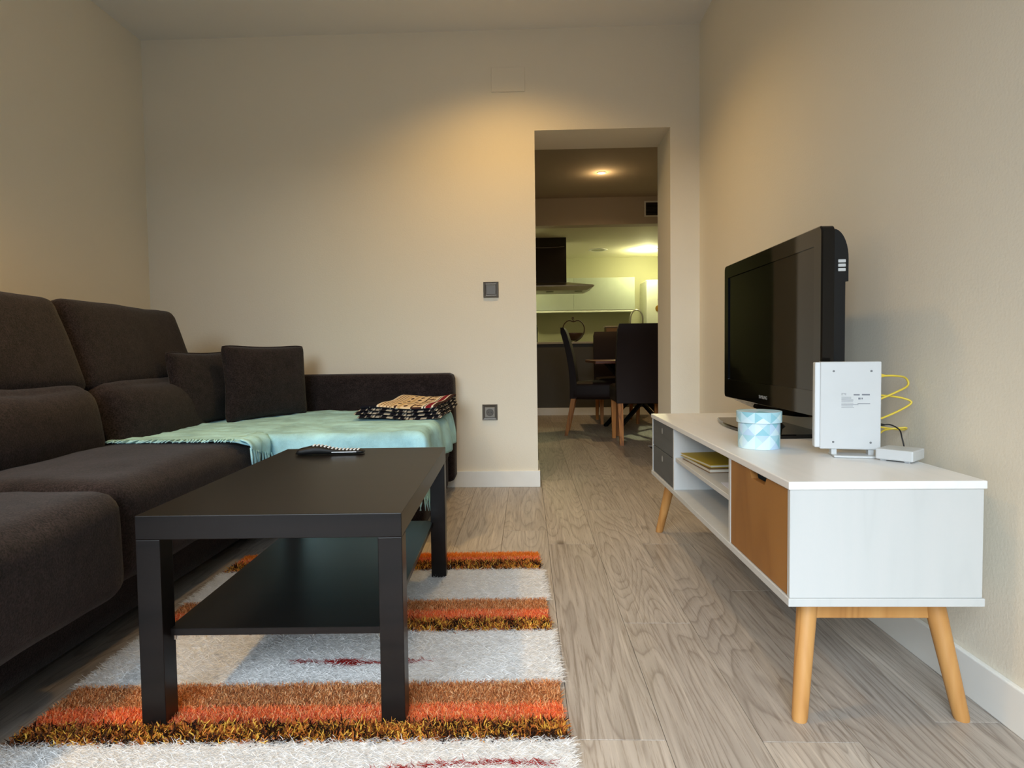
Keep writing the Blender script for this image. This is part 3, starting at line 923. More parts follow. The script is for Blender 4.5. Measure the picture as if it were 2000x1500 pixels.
# ------------------------------------------------------------------ folded patterned blanket on the chaise
def make_blanket():
    t = thing('folded_blanket', 'folded beige, navy and dark red patterned blanket lying on the aqua throw', 'blanket', (-0.60, 3.10, TOPZ + 0.006))
    NAVY = np.array(srgb(28, 27, 36)[:3]); BEI = np.array(srgb(224, 202, 168)[:3]); RED = np.array(srgb(120, 26, 40)[:3])
    BRN = np.array(srgb(62, 40, 36)[:3]); WHT = np.array(srgb(226, 222, 210)[:3]); TAN = np.array(srgb(196, 168, 124)[:3])
    def pattern(a, b):                 # a: 0..1 left to right, b: 0..1 front to back
        if a < 0.22: return NAVY * (0.8 + 0.2 * ((int(b * 40) % 2)))
        if a < 0.235: return WHT
        if a > 0.955: return BRN
        if a > 0.935: return WHT
        if a > 0.86: return RED * (1.25 if (int(b * 46) + int(a * 200)) % 3 == 0 else 1.0)
        if a > 0.845: return WHT
        if a > 0.825: return NAVY
        if a > 0.80: return WHT
        f = lambda s, ph=0.0: abs(((b * s + ph) % 1.0) - 0.5) * 2
        if a > 0.68:                   # bold motifs
            c = (a - 0.74) / 0.06
            g = (b * 5) % 1.0
            if abs(g - 0.5) < 0.10: return BRN if abs(c) < 0.85 else BEI
            if abs(g - 0.5) < 0.30 and abs(c) < 0.35 - abs(g - 0.5): return RED * 0.8
            if abs(g - 0.02) < 0.06: return BRN
            return BEI
        if a > 0.655: return BRN
        if a > 0.62: return BEI
        if a > 0.53:                   # row of dark diamonds
            c = (a - 0.575) / 0.045
            return BRN if f(7) + abs(c) < 0.75 else BEI
        if a > 0.49: return TAN
        if a > 0.42:
            c = (a - 0.455) / 0.035
            return BRN if f(6, .3) + abs(c) < 0.7 else BEI
        if a > 0.395: return TAN
        # fine zigzag
        z = abs(((b * 16) % 1.0) - 0.5) * 0.05
        g = ((a + z) * 22) % 1.0
        return BRN * 1.8 if g < 0.3 else BEI
    def strip(a, b):
        return WHT * 0.7 if (0.012 < b < 0.03 or float(vnoise(a * 45, b * 45, 8.1)) > 0.55) else NAVY
    X0, X1, Y0, Y1 = -0.185, 0.195, -0.185, 0.275
    def hgt(a, b):                     # soft wavy lie, rising towards the back right
        return 0.006 * math.sin(a * 6.0 + 0.6) + 0.018 * b + 0.030 * max(0, a - 0.75) * b + 0.004 * math.sin(b * 9)
    def layer(name, z0, thick, x0, x1, y0, y1, colfn, shear=0.0, nu=96, nv=72, label=None):
        vs, cs, fs = [], [], []
        def add(a, b, z, c):
            x = x0 + (x1 - x0) * a + shear * b
            vs.append((x, y0 + (y1 - y0) * b, z)); cs.append((*np.clip(c, 0, 1), 1))
        # closed loop of rings: top grid then the rolled side all round, bottom grid
        for s in (1, 0):
            for i in range(nu + 1):
                for j in range(nv + 1):
                    a, b = i / nu, j / nv
                    e = min(a * (x1 - x0), (1 - a) * (x1 - x0), b * (y1 - y0), (1 - b) * (y1 - y0))
                    rd = thick / 2
                    k = 1.0 if e >= rd else math.sqrt(max(0, 1 - (1 - e / rd) ** 2))
                    zc = z0 + hgt(a, b)
                    add(a, b, zc + (rd * k if s else -rd * k), colfn(a, b) if s else strip(a, b))
        m = (nu + 1) * (nv + 1)
        for s in (0, 1):
            for i in range(nu):
                for j in range(nv):
                    q = s * m + i * (nv + 1) + j
                    f = (q, q + nv + 1, q + nv + 2, q + 1)
                    fs.append(f if s == 0 else tuple(reversed(f)))
        me = bpy.data.meshes.new(name)
        me.from_pydata(vs, [], fs)
        ca = me.color_attributes.new('Col', 'FLOAT_COLOR', 'POINT')
        ca.data.foreach_set('color', np.array(cs, dtype=np.float32).ravel())
        for p in me.polygons: p.use_smooth = True
        o = link_mesh(name, me, M['col_cloth'], t)
        if label: o['label'] = label
        return o
    def hem(a, b): return WHT * 0.75 if float(vnoise(a * 60, b * 50, 3.3)) > 0.42 else NAVY
    layer('fold', 0.010, 0.016, X0 - 0.01, X1 + 0.005, Y0 - 0.012, Y1, hem, 0.03, 70, 24)
    layer('fold', 0.026, 0.016, X0 - 0.028, X1 - 0.004, Y0 - 0.002, Y1, hem, 0.035, 70, 24)
    layer('fold', 0.042, 0.016, X0 - 0.006, X1 - 0.016, Y0 + 0.004, Y1 - 0.005, hem, 0.04, 70, 24)
    layer('top_fold', 0.058, 0.015, X0 + 0.0, X1 - 0.020, Y0 + 0.010, Y1 - 0.01, pattern, 0.045, 130, 110, 'beige patterned top with dark red border')
make_blanket()

# ------------------------------------------------------------------ remote control
def make_remote():
    t = thing('remote_control', 'black remote control with pale buttons on the far edge of the coffee table', 'remote', (-0.645, 2.035, 0.4545), R(7))
    n = 30
    vs, fs = [], []
    Ln, Wd = 0.218, 0.05
    sec = 16
    for i in range(n + 1):
        s = i / n
        x = -Ln / 2 + Ln * s
        h = 0.011 + 0.013 * max(0, math.sin(min(1, s / 0.62) * PI)) ** 0.8 * (1 if s < 0.62 else 1)
        h = 0.012 + 0.014 * math.exp(-((s - 0.30) / 0.22) ** 2) + 0.004 * (1 - s)
        endk = min(1.0, math.sqrt(max(0.0, 1 - (1 - min(s, 1 - s) / 0.05) ** 2)) if min(s, 1 - s) < 0.05 else 1.0)
        endk = max(endk, 0.25)
        wv = Wd * (0.82 + 0.18 * math.exp(-((s - 0.25) / 0.3) ** 2)) * (0.75 + 0.25 * endk)
        for k in range(sec):
            a = 2 * PI * k / sec
            cx, cz = math.cos(a), math.sin(a)
            px = math.copysign(abs(cx) ** 0.55, cx) * wv / 2
            pz = math.copysign(abs(cz) ** 0.6, cz)
            zz = 0.001 + (pz * 0.5 + 0.5) * h * endk + 0.003 * (1 - endk)
            vs.append((x, px, zz))
    for i in range(n):
        for k in range(sec):
            a, b = i * sec + k, i * sec + (k + 1) % sec
            fs.append((a, b, b + sec, a + sec))
    fs.append(tuple(range(sec))); fs.append(tuple(reversed(range(n * sec, (n + 1) * sec))))
    bm = bmesh.new()
    me = bpy.data.meshes.new('remote_body'); me.from_pydata(vs, [], fs); bm.from_mesh(me); bpy.data.meshes.remove(me)
    obj('remote_body', bm, M['tv_matt'], t, smooth=True, auto=60)
    # button rows
    for i in range(13):
        s = 0.26 + i * 0.054
        x = -Ln / 2 + Ln * s
        h = 0.012 + 0.014 * math.exp(-((s - 0.30) / 0.22) ** 2) + 0.004 * (1 - s)
        for j in range(3):
            bm = bmesh.new()
            y = (j - 1) * 0.0125
            lathe(bm, [(0.0036, h - 0.001), (0.0034, h + 0.0022), (0.0024, h + 0.0030)], 10, Matrix.Translation((x, y, 0)))
            obj('button', bm, M['white_matt'], t, smooth=True, auto=50)
    bm = bmesh.new()
    box(bm, 0.006, 0.085, -0.024, -0.0215, 0.007, 0.0095)
    obj('side_strip', bm, M['silver'], t)
make_remote()

# ------------------------------------------------------------------ television stand
TX0, TX1, TY0, TY1, TZ0, TZ1 = 0.531, 0.9266, 1.2917, 2.7183, 0.249, 0.5083
def make_stand():
    cx, cy = (TX0 + TX1) / 2, (TY0 + TY1) / 2
    t = thing('tv_stand', 'white television stand with grey drawers, pine door and splayed oak legs', 'tv stand', (cx, cy, 0))
    X0, X1, Y0, Y1 = TX0 - cx, TX1 - cx, TY0 - cy, TY1 - cy
    th = 0.017
    W_, WT_ = M['white_wood'], M['white_wood_lit']
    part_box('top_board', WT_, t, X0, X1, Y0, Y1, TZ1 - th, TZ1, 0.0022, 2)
    part_box('bottom_board', W_, t, X0 + 0.001, X1, Y0 + 0.001, Y1, TZ0, TZ0 + th, 0.0015, 2)
    zi0, zi1 = TZ0 + th, TZ1 - th
    part_box('end_panel', W_, t, X0 + 0.004, X1 - 0.004, Y0 + 0.004, Y0 + 0.017, zi0, zi1, 0.001, 1)
    part_box('end_panel', W_, t, X0 + 0.004, X1 - 0.004, Y1 - 0.017, Y1 - 0.004, zi0, zi1, 0.001, 1)
    ya, yb = 1.681 - cy, 2.323 - cy
    part_box('divider', W_, t, X0 + 0.004, X1 - 0.012, ya - 0.008, ya + 0.008, zi0, zi1, 0.001, 1)
    part_box('divider', W_, t, X0 + 0.004, X1 - 0.012, yb - 0.007, yb + 0.007, zi0, zi1, 0.001, 1)
    part_box('back_panel', W_, t, X1 - 0.012, X1 - 0.006, Y0 + 0.017, Y1 - 0.017, zi0, zi1)
    part_box('shelf', W_, t, X0 + 0.010, X1 - 0.012, ya + 0.008, yb - 0.007, 0.372, 0.386, 0.001, 1)
    # two grey drawers at the far end
    for (z0, z1) in ((zi0 + 0.003, (zi0 + zi1) / 2 - 0.0015), ((zi0 + zi1) / 2 + 0.0015, zi1 - 0.003)):
        d = part_box('drawer', M['grey_drawer'], t, X0 + 0.006, X0 + 0.30, yb + 0.009, Y1 - 0.019, z0, z1, 0.001, 1)
        bm = bmesh.new()
        lathe(bm, [(0.0095, -0.0006), (0.0085, 0.0006)], 18, Matrix.Translation((X0 + 0.0058, (yb + Y1) / 2, z1 - 0.03)) @ Matrix.Rotation(R(90), 4, 'Y') @ Matrix.Scale(1.3, 4, (1, 0, 0)))
        obj('finger_pull', bm, M['silver'], d)
    # pine door with a notch at its top edge
    n0, n1 = 1.425 - cy, 1.532 - cy
    d0, d1 = Y0 + 0.019, ya - 0.010
    prof = [(d0, zi0 + 0.002), (d1, zi0 + 0.002), (d1, zi1 - 0.002), (n1, zi1 - 0.002), (n1 - 0.012, zi1 - 0.021), (n0 + 0.012, zi1 - 0.021), (n0, zi1 - 0.002), (d0, zi1 - 0.002)]
    bm = bmesh.new()
    a = [bm.verts.new((X0 + 0.005, y, z)) for y, z in prof]
    b = [bm.verts.new((X0 + 0.021, y, z)) for y, z in prof]
    bm.faces.new(a); bm.faces.new(list(reversed(b)))
    for i in range(len(prof)):
        j = (i + 1) % len(prof)
        bm.faces.new((a[i], b[i], b[j], a[j]))
    obj('door', bm, M['pine'], t)
    # legs: tapered, splayed towards the corners
    tops = ((TX0 + 0.072, TY0 + 0.075, 0.564, 1.312), (TX1 - 0.060, TY0 + 0.075, 0.901, 1.318), (TX0 + 0.072, TY1 - 0.075, 0.561, 2.70), (TX1 - 0.060, TY1 - 0.075, 0.899, 2.70))
    for (tx, ty, fx, fy) in tops:
        bm = bmesh.new()
        n = 20
        top, foot = Vector((tx - cx, ty - cy, TZ0 - 0.001)), Vector((fx - cx, fy - cy, 0.0))
        rings = []
        for s, r in ((0.0, 0.0145), (0.03, 0.0158), (0.5, 0.0185), (1.0, 0.0215)):
            c = foot.lerp(top, s)
            rings.append([bm.verts.new((c.x + r * math.cos(2 * PI * k / n), c.y + r * math.sin(2 * PI * k / n), c.z)) for k in range(n)])
        for p, q in zip(rings[:-1], rings[1:]):
            for k in range(n): bm.faces.new((p[k], p[(k + 1) % n], q[(k + 1) % n], q[k]))
        bm.faces.new(list(reversed(rings[0]))); bm.faces.new(rings[-1])
        obj('leg', bm, M['oak_leg'], t, smooth=True, auto=50)
    lx0, lx1, ly0, ly1 = TX0 + 0.07 - cx, TX1 - 0.06 - cx, TY0 + 0.075 - cy, TY1 - 0.075 - cy
    part_box('crossbar', M['oak_leg'], t, lx0, lx1, ly0 - 0.011, ly0 + 0.011, TZ0 - 0.050, TZ0 - 0.0005, 0.001)
    part_box('crossbar', M['oak_leg'], t, lx0, lx1, ly1 - 0.011, ly1 + 0.011, TZ0 - 0.050, TZ0 - 0.0005, 0.001)
    return t
make_stand()
ST = TZ1 + 0.0005

# books and paper on the shelf of the stand
def book(label, x, y, z, sx, sy, sz, rz, cover, spine_z=True):
    t = thing('book', label, 'book', (x, y, z), rz, 'books on the stand shelf')
    part_box('cover', cover, t, -sx / 2, sx / 2, -sy / 2, sy / 2, 0, 0.0018)
    part_box('cover', cover, t, -sx / 2, sx / 2, -sy / 2, sy / 2, sz - 0.0018, sz)
    part_box('spine', cover, t, sx / 2 - 0.002, sx / 2, -sy / 2, sy / 2, 0.0018, sz - 0.0018)
    part_box('pages', M['paper'], t, -sx / 2 + 0.003, sx / 2 - 0.002, -sy / 2 + 0.003, sy / 2 - 0.003, 0.0019, sz - 0.0019)
book('brown covered book lying at the bottom of the pile on the stand shelf', 0.668, 2.155, 0.3865, 0.20, 0.27, 0.013, R(4), M['book_brown'])
book('yellow covered book lying on top of the pile on the stand shelf', 0.662, 2.165, 0.4000, 0.19, 0.25, 0.010, R(8), M['book_yellow'])
bm = bmesh.new(); box(bm, -0.10, 0.10, -0.07, 0.07, 0, 0.0015)
tag(obj('paper_sheet', bm, M['paper_white'], loc=(0.665, 1.79, 0.3865), rot=(0, 0, R(-3))), 'white sheet of paper lying on the stand shelf beside the books', 'paper')

# ------------------------------------------------------------------ television
def make_tv():
    # screen plane faces -x; local frame: a = along the room (near edge negative), z up
    ya, yb, z0, z1 = 1.722, 2.550, 0.590, 1.108
    xs = 0.790
    cyv = (ya + yb) / 2
    t = thing('television', 'black flat television standing on the white stand, screen towards the sofa', 'television', (xs, cyv, ST))
    hw = (yb - ya) / 2
    b0, b1 = z0 - ST, z1 - ST
    def rrect(a0, a1, c0, c1, r, n=6):
        pts = []
        for (cx, cz, s) in ((a1 - r, c1 - r, 0), (a0 + r, c1 - r, 90), (a0 + r, c0 + r, 180), (a1 - r, c0 + r, 270)):
            for k in range(n + 1):
                a = R(s + 90 * k / n)
                pts.append((cx + r * math.cos(a), cz + r * math.sin(a)))
        return pts
    # front bezel, a frame around a slightly sunk screen
    outer = rrect(-hw, hw, b0, b1, 0.018)
    inner = rrect(-hw + 0.045, hw - 0.045, b0 + 0.072, b1 - 0.050, 0.003)
    bm = bmesh.new()
    n = len(outer)
    of = [bm.verts.new((0.0, y, z)) for y, z in rrect(-hw + 0.003, hw - 0.003, b0 + 0.003, b1 - 0.003, 0.016)]
    om = [bm.verts.new((0.004, y, z)) for y, z in outer]
    ob = [bm.verts.new((0.034, y, z)) for y, z in outer]
    i_f = [bm.verts.new((0.0, y, z)) for y, z in inner]
    ib = [bm.verts.new((0.006, y, z)) for y, z in inner]
    for ra, rb in ((i_f, of), (of, om), (om, ob), (ib, i_f)):
        for k in range(n): bm.faces.new((ra[k], ra[(k + 1) % n], rb[(k + 1) % n], rb[k]))
    obj('bezel', bm, M['tv_gloss'], t, smooth=True, auto=30)
    bm = bmesh.new()
    box(bm, 0.0045, 0.012, -hw + 0.043, hw - 0.043, b0 + 0.070, b1 - 0.048)
    obj('screen', bm, M['tv_screen'], t)
    # slanted chin below the bezel
    bm = bmesh.new()
    prof = [(0.002, b0 + 0.004), (0.016, b0 - 0.022), (0.034, b0 - 0.022), (0.034, b0 + 0.004)]
    m = 13
    rows = []
    for k in range(m):
        f = -1 + 2 * k / (m - 1)
        y = f * (hw - 0.03)
        sag = 1 - f * f * 0.85
        rows.append([bm.verts.new((x, y, z if i in (0, 3) else b0 + 0.004 - 0.026 * sag)) for i, (x, z) in enumerate(prof)])
    for p, q in zip(rows[:-1], rows[1:]):
        for i in range(4): bm.faces.new((p[i], p[(i + 1) % 4], q[(i + 1) % 4], q[i]))
    bm.faces.new(rows[0]); bm.faces.new(list(reversed(rows[-1])))
    obj('chin', bm, M['tv_gloss'], t)
    # back housing: profile with rounded top and a step below
    def housing(name, prof, y0, y1, mat):
        bm = bmesh.new()
        A = [bm.verts.new((x, y0, z)) for x, z in prof]
        B = [bm.verts.new((x, y1, z)) for x, z in prof]
        bm.faces.new(A); bm.faces.new(list(reversed(B)))
        for i in range(len(prof)):
            j = (i + 1) % len(prof)
            bm.faces.new((A[i], B[i], B[j], A[j]))
        return obj(name, bm, mat, t, smooth=True, auto=25)
    arc = [(0.034 + 0.040 * math.sin(R(a)), b1 - 0.090 + 0.080 * math.cos(R(a))) for a in range(0, 91, 9)]
    prof = [(0.034, b1 - 0.150), (0.034, b1 - 0.010)] + arc[1:] + [(0.074, b1 - 0.150)]
    hs = housing('back_housing', prof, -hw + 0.006, hw - 0.006, M['tv_matt'])
    housing('lower_housing', [(0.034, b0 + 0.01), (0.034, b1 - 0.150), (0.066, b1 - 0.150), (0.066, b0 + 0.05), (0.052, b0 + 0.01)], -hw + 0.006, hw - 0.006, M['tv_matt'])
    for k in range(3):
        bm = bmesh.new()
        z = b1 - 0.096 - k * 0.0115
        box(bm, 0.046, 0.066, -hw + 0.0035, -hw + 0.0062, z - 0.0042, z + 0.0042, 0.001)
        obj('side_button', bm, M['white_plastic'], hs)
    # maker's mark in pale letters, small
    cu = bpy.data.curves.new('maker_mark', 'FONT')
    cu.body = 'SAMSUNG'
    cu.size = 0.016
    cu.align_x = 'CENTER'
    cu.extrude = 0.0002
    tmp = bpy.data.objects.new('tmp', cu)
    COL.objects.link(tmp)
    bpy.context.view_layer.update()
    me = bpy.data.meshes.new_from_object(tmp)
    bpy.data.objects.remove(tmp)
    o = link_mesh('maker_mark', me, M['silver'], t, (-0.0004, 0.0, b0 + 0.022), (R(90), 0, R(-90)))
    # neck and foot plate with bowed front
    bm = bmesh.new()
    lathe(bm, [(0.055, 0.012), (0.040, 0.022), (0.034, 0.05), (0.034, b0 + 0.03)], 24, Matrix.Translation((0.045, 0.02, 0)) @ Matrix.Scale(0.6, 4, (1, 0, 0)))
    obj('neck', bm, M['tv_gloss'], t, smooth=True, auto=40)
    bm = bmesh.new()
    pts = []
    y0, y1 = 1.915 - cyv, 2.425 - cyv
    for k in range(17):
        f = -1 + 2 * k / 16
        pts.append((-0.065 - 0.035 * (1 - f * f), (y0 + y1) / 2 + f * (y1 - y0) / 2))
    pts += [(0.120, y1), (0.120, y0)]
    A = [bm.verts.new((x, y, 0.0)) for x, y in pts]
    B = [bm.verts.new((x, y, 0.009)) for x, y in pts]
    C_ = [bm.verts.new((x * 0.96 + 0.001, y * 0.985 + 0.0003, 0.012)) for x, y in pts]
    bm.faces.new(list(reversed(A))); bm.faces.new(C_)
    for ra, rb in ((A, B), (B, C_)):
        for i in range(len(pts)):
            j = (i + 1) % len(pts)
            bm.faces.new((ra[i], ra[j], rb[j], rb[i]))
    obj('foot_plate', bm, M['tv_gloss'], t)
make_tv()

# ------------------------------------------------------------------ round blue box
def make_round_box():
    t = thing('gift_box', 'round blue box with lid and triangle facet pattern beside the television foot', 'box', (0.6385, 1.755, ST))
    pal = [srgb(176, 214, 232), srgb(194, 226, 238), srgb(206, 230, 240), srgb(168, 210, 222), srgb(214, 238, 242), srgb(186, 212, 234), srgb(144, 198, 212), srgb(200, 222, 240)]
    rs = random.Random(21)
    def shell(name, r, z0, z1, rows, seg, top, seed):
        rr = random.Random(seed)
        vs, fs, cc = [], [], []
        def P(k, z): 
            a = 2 * PI * k / seg
            return (r * math.cos(a), r * math.sin(a), z)
        for i in range(rows):
            za, zb = z0 + (z1 - z0) * i / rows, z0 + (z1 - z0) * (i + 1) / rows
            for k in range(0, seg, 4):
                # one square cell made of four triangles meeting at its centre, each finely divided
                sub = 6
                kc, zc = k + 2, (za + zb) / 2
                corners = [(k, za), (k + 4, za), (k + 4, zb), (k, zb)]
                for e in range(4):
                    col = rr.choice(pal)
                    p, q = corners[e], corners[(e + 1) % 4]
                    for s in range(sub):
                        for u in range(sub - s):
                            def bary(i1, i2):
                                f1, f2 = i1 / sub, i2 / sub
                                f0 = 1 - f1 - f2
                                return P(kc * f0 + p[0] * f1 + q[0] * f2, zc * f0 + p[1] * f1 + q[1] * f2)
                            tri = [bary(s, u), bary(s + 1, u), bary(s, u + 1)]
                            b = len(vs); vs.extend(tri); fs.append((b, b + 1, b + 2)); cc.extend([col] * 3)
                            if u < sub - s - 1:
                                tri = [bary(s + 1, u), bary(s + 1, u + 1), bary(s, u + 1)]
                                b = len(vs); vs.extend(tri); fs.append((b, b + 1, b + 2)); cc.extend([col] * 3)
        # flat cap
        zt = z1 if top else z0
        for k in range(seg):
            b = len(vs)
            tri = [(0, 0, zt), P(k, zt), P(k + 1, zt)]
            vs.extend(tri); fs.append((b, b + 1, b + 2)); cc.extend([pal[(k // 4) % len(pal)]] * 3)
        me = bpy.data.meshes.new(name)
        me.from_pydata(vs, [], fs)
        ca = me.color_attributes.new('Col', 'FLOAT_COLOR', 'POINT')
        ca.data.foreach_set('color', np.array(cc, dtype=np.float32).ravel())
        return link_mesh(name, me, M['col'], t)
    shell('box_body', 0.0545, 0.0, 0.076, 2, 36, False, 4)
    shell('lid', 0.0590, 0.071, 0.1005, 1, 36, True, 9)
make_round_box()

# ------------------------------------------------------------------ router and its cables
def make_router():
    p0, p1 = Vector((0.735, 1.604, 0)), Vector((0.868, 1.572, 0))
    ang = math.atan2(p1.y - p0.y, p1.x - p0.x)
    wd = (p1 - p0).length
    t = thing('router', 'white upright internet router with a printed label in front of the television', 'router', ((p0.x + p1.x) / 2, (p0.y + p1.y) / 2, ST), ang)
    h0, h1 = 0.018, 0.2365
    part_box('casing', M['white_plastic'], t, -wd / 2, wd / 2, -0.001, 0.028, h0, h1, 0.0025, 2)
    part_box('side_cheek', M['white_matt'], t, -wd / 2 - 0.012, -wd / 2 + 0.002, 0.002, 0.030, h0 + 0.003, h1 - 0.001, 0.003, 2)
    for x in (-0.038, 0.046):
        for z in (0.036, 0.213):
            bm = bmesh.new()
            lathe(bm, [(0.0028, 0.0), (0.0026, 0.0008)], 12, Matrix.Translation((x, -0.0009, z)) @ Matrix.Rotation(R(90), 4, 'X'))
            obj('screw_recess', bm, M['hole'], t)
    # printed label: blurred lines of small type and marks, the code square left out
    def bar(x0, x1, z0, z1, name='printed_line'):
        part_box(name, M['print_grey'], t, x0, x1, -0.00135, -0.0009, z0, z1)
    X, Z = -0.021, 0.154
    s = 0.00108                         # metres per photo pixel on this face
    for (a, b, c, d) in ((1, 28, 23.0, 24.0), (1, 28, 26.2, 27.0), (1, 34, 29, 31), (1, 33, 33, 34), (1, 34, 36.5, 37.2), (1, 48, 40, 41), (1, 33, 43, 44.2), (1, 36, 46.5, 47.5)):
        zz = Z - (c - 18) * s * 1.0
        bar(X + a * s * 0.75, X + b * s * 0.75, zz - (d - c) * s * 0.8, zz)
    cu = bpy.data.curves.new('router_mark', 'FONT')
    cu.body = 'ZTE'
    cu.size = 0.0068
    tmp = bpy.data.objects.new('tmp', cu); COL.objects.link(tmp)
    bpy.context.view_layer.update()
    me = bpy.data.meshes.new_from_object(tmp); bpy.data.objects.remove(tmp)
    link_mesh('router_mark', me, M['print_grey'], t, (X, -0.00125, Z - 0.0005), (R(90), 0, 0))
    bar(X + 0.028, X + 0.0415, Z - 0.0012, Z + 0.0022)
    bar(X + 0.0465, X + 0.064, Z - 0.0010, Z + 0.0028)
    bar(X + 0.0385, X + 0.0435, Z - 0.011, Z - 0.0065); bar(X + 0.0455, X + 0.0485, Z - 0.0105, Z - 0.0065)
    bar(X + 0.037, X + 0.065, Z - 0.0222, Z - 0.0205)
    # little stand
    part_box('foot', M['white_plastic'], t, -0.040, 0.056, -0.022, 0.045, 0.0, 0.005, 0.0015, 2)
    for x in (-0.035, 0.048):
        part_box('foot_post', M['white_plastic'], t, x - 0.006, x + 0.006, 0.004, 0.024, 0.0045, h0 + 0.001)
    return t, ang, wd
make_router()

def cable(name, label, cat, ctrl, rad, mat, plug=None, plug_mat=None, n=12):
    base = Vector(ctrl[0])
    t = thing(name, label, cat, (base.x, base.y, base.z))
    bm = bmesh.new()
    tube(bm, [p - base for p in spline(ctrl, n)], rad, 8)
    obj('cable', bm, mat, t, smooth=True)
    if plug is not None:
        a, b, r = Vector(plug[0]) - base, Vector(plug[1]) - base, plug[2]
        bm = bmesh.new()
        tube(bm, [a, a.lerp(b, 0.6), b], [r, r, r * 0.6], 8)
        obj('plug', bm, plug_mat or mat, t, smooth=True, auto=40)
    return t
RX, RY = 0.872, 1.60
cable('network_cable', 'upper yellow network cable looping out beside the router', 'cable',
      [(RX + 0.012, RY, 0.709), (RX + 0.05, RY + 0.005, 0.708), (0.960, RY + 0.03, 0.701), (0.966, RY + 0.03, 0.683), (0.935, RY + 0.02, 0.668), (RX + 0.005, RY + 0.02, 0.644), (0.84, RY + 0.035, 0.634)],
      0.0026, M['yellow_cable'], ((RX - 0.004, RY, 0.7095), (RX + 0.019, RY, 0.709), 0.005))
cable('network_cable', 'middle yellow network cable folding back behind the router', 'cable',
      [(0.84, RY + 0.03, 0.657), (RX + 0.02, RY + 0.03, 0.658), (0.945, RY + 0.03, 0.652), (0.969, RY + 0.02, 0.641), (0.950, RY + 0.02, 0.625), (0.91, RY + 0.02, 0.606), (RX, RY + 0.02, 0.592), (0.845, RY + 0.03, 0.583)],
      0.0026, M['yellow_cable'])
cable('network_cable', 'lowest yellow network cable coiled flat behind the small white box', 'cable',
      [(0.845, RY + 0.04, 0.556), (RX + 0.01, RY + 0.02, 0.559), (0.93, RY + 0.06, 0.566), (0.972, RY + 0.05, 0.572), (0.974, RY + 0.06, 0.566), (0.94, RY + 0.06, 0.569), (RX + 0.02, RY + 0.05, 0.577), (0.85, RY + 0.04, 0.581)],
      0.0026, M['yellow_cable'])
cable('power_cable', 'thin black power cable plugged into the side of the router', 'cable',
      [(RX + 0.016, RY, 0.586), (RX + 0.035, RY, 0.586), (RX + 0.058, RY + 0.002, 0.573), (RX + 0.066, RY + 0.004, 0.552), (RX + 0.066, RY - 0.010, 0.520)],
      0.0017, M['black_cable'], ((RX - 0.004, RY, 0.587), (RX + 0.02, RY, 0.586), 0.0038))
cable('white_cable', 'pale thin cable sagging below the stand', 'cable',
      [(0.60, 1.47, 0.246), (0.63, 1.46, 0.215), (0.68, 1.46, 0.208), (0.73, 1.47, 0.222), (0.76, 1.48, 0.247)], 0.0016, M['white_matt'])

def small_box():
    t = thing('network_adapter', 'small flat white network box right of the router', 'network box')
    t.location = (0.893, 1.535, ST)
    t.rotation_euler = (0, 0, R(-48))
    part_box('case', M['white_plastic'], t, -0.040, 0.040, -0.040, 0.040, 0.003, 0.0285, 0.003, 2)
    for x in (-0.026, 0.026):
        for y in (-0.026, 0.026):
            part_box('rubber_foot', M['white_matt'], t, x - 0.006, x + 0.006, y - 0.006, y + 0.006, 0.0, 0.0035)
small_box()

# ------------------------------------------------------------------ wall fittings on the back wall
def wall_fitting(name, label, cat, x0, x1, z0, z1, kind):
    cx, cz = (x0 + x1) / 2, (z0 + z1) / 2
    t = thing(name, label, cat, (cx, YB, cz))
    hx, hz = (x1 - x0) / 2, (z1 - z0) / 2
    bm = bmesh.new()
    def ring(a, y): return [bm.verts.new((sx * hx * a, y, sz * hz * a)) for sx, sz in ((-1, -1), (1, -1), (1, 1), (-1, 1))]
    rings = [ring(1.0, 0.0), ring(1.0, -0.006), ring(0.94, -0.011), ring(0.70, -0.009), ring(0.68, -0.006)]
    for a, b in zip(rings[:-1], rings[1:]):
        for k in range(4): bm.faces.new((a[k], a[(k + 1) % 4], b[(k + 1) % 4], b[k]))
    bm.faces.new(rings[-1])
    obj('frame', bm, M['pewter'], t)
    if kind == 'switch':
        bm = bmesh.new()
        box(bm, -hx * 0.66, hx * 0.66, -0.0125, -0.006, -hz * 0.62, hz * 0.62, 0.002, 2)
        obj('rocker', bm, M['pewter'], t)
        for s in (-1, 1):
            part_box('edge_strip', M['pewter_light'], t, -hx * 0.68, hx * 0.68, -0.0118, -0.006, s * hz * 0.72 - 0.0022, s * hz * 0.72 + 0.0022, 0.0005)
    else:
        bm = bmesh.new()
        box(bm, -hx * 0.66, hx * 0.66, -0.0105, -0.006, -hz * 0.66, hz * 0.66, 0.001, 1)
        obj('face', bm, M['pewter_light'], t)
        bm = bmesh.new()
        lathe(bm, [(0.0215, 0.0002), (0.0215, 0.0024), (0.0185, 0.0024), (0.0180, 0.0006)], 28, Matrix.Translation((0, -0.0105, 0)) @ Matrix.Rotation(R(90), 4, 'X'))
        obj('socket_well', bm, M['pewter'], t, smooth=True, auto=30)
        for s in (-1, 1):
            bm = bmesh.new()
            lathe(bm, [(0.0026, 0.0), (0.0026, 0.0008)], 10, Matrix.Translation((s * 0.0085, -0.0109, 0)) @ Matrix.Rotation(R(90), 4, 'X'))
            obj('pin_hole', bm, M['black_cable'], t)
wall_fitting('light_switch', 'square pewter light switch on the wall left of the doorway', 'light switch', -0.243, -0.156, 1.094, 1.183, 'switch')
wall_fitting('wall_socket', 'square pewter power socket low on the wall below the switch', 'socket', -0.259, -0.172, 0.390, 0.480, 'socket')
bm = bmesh.new()
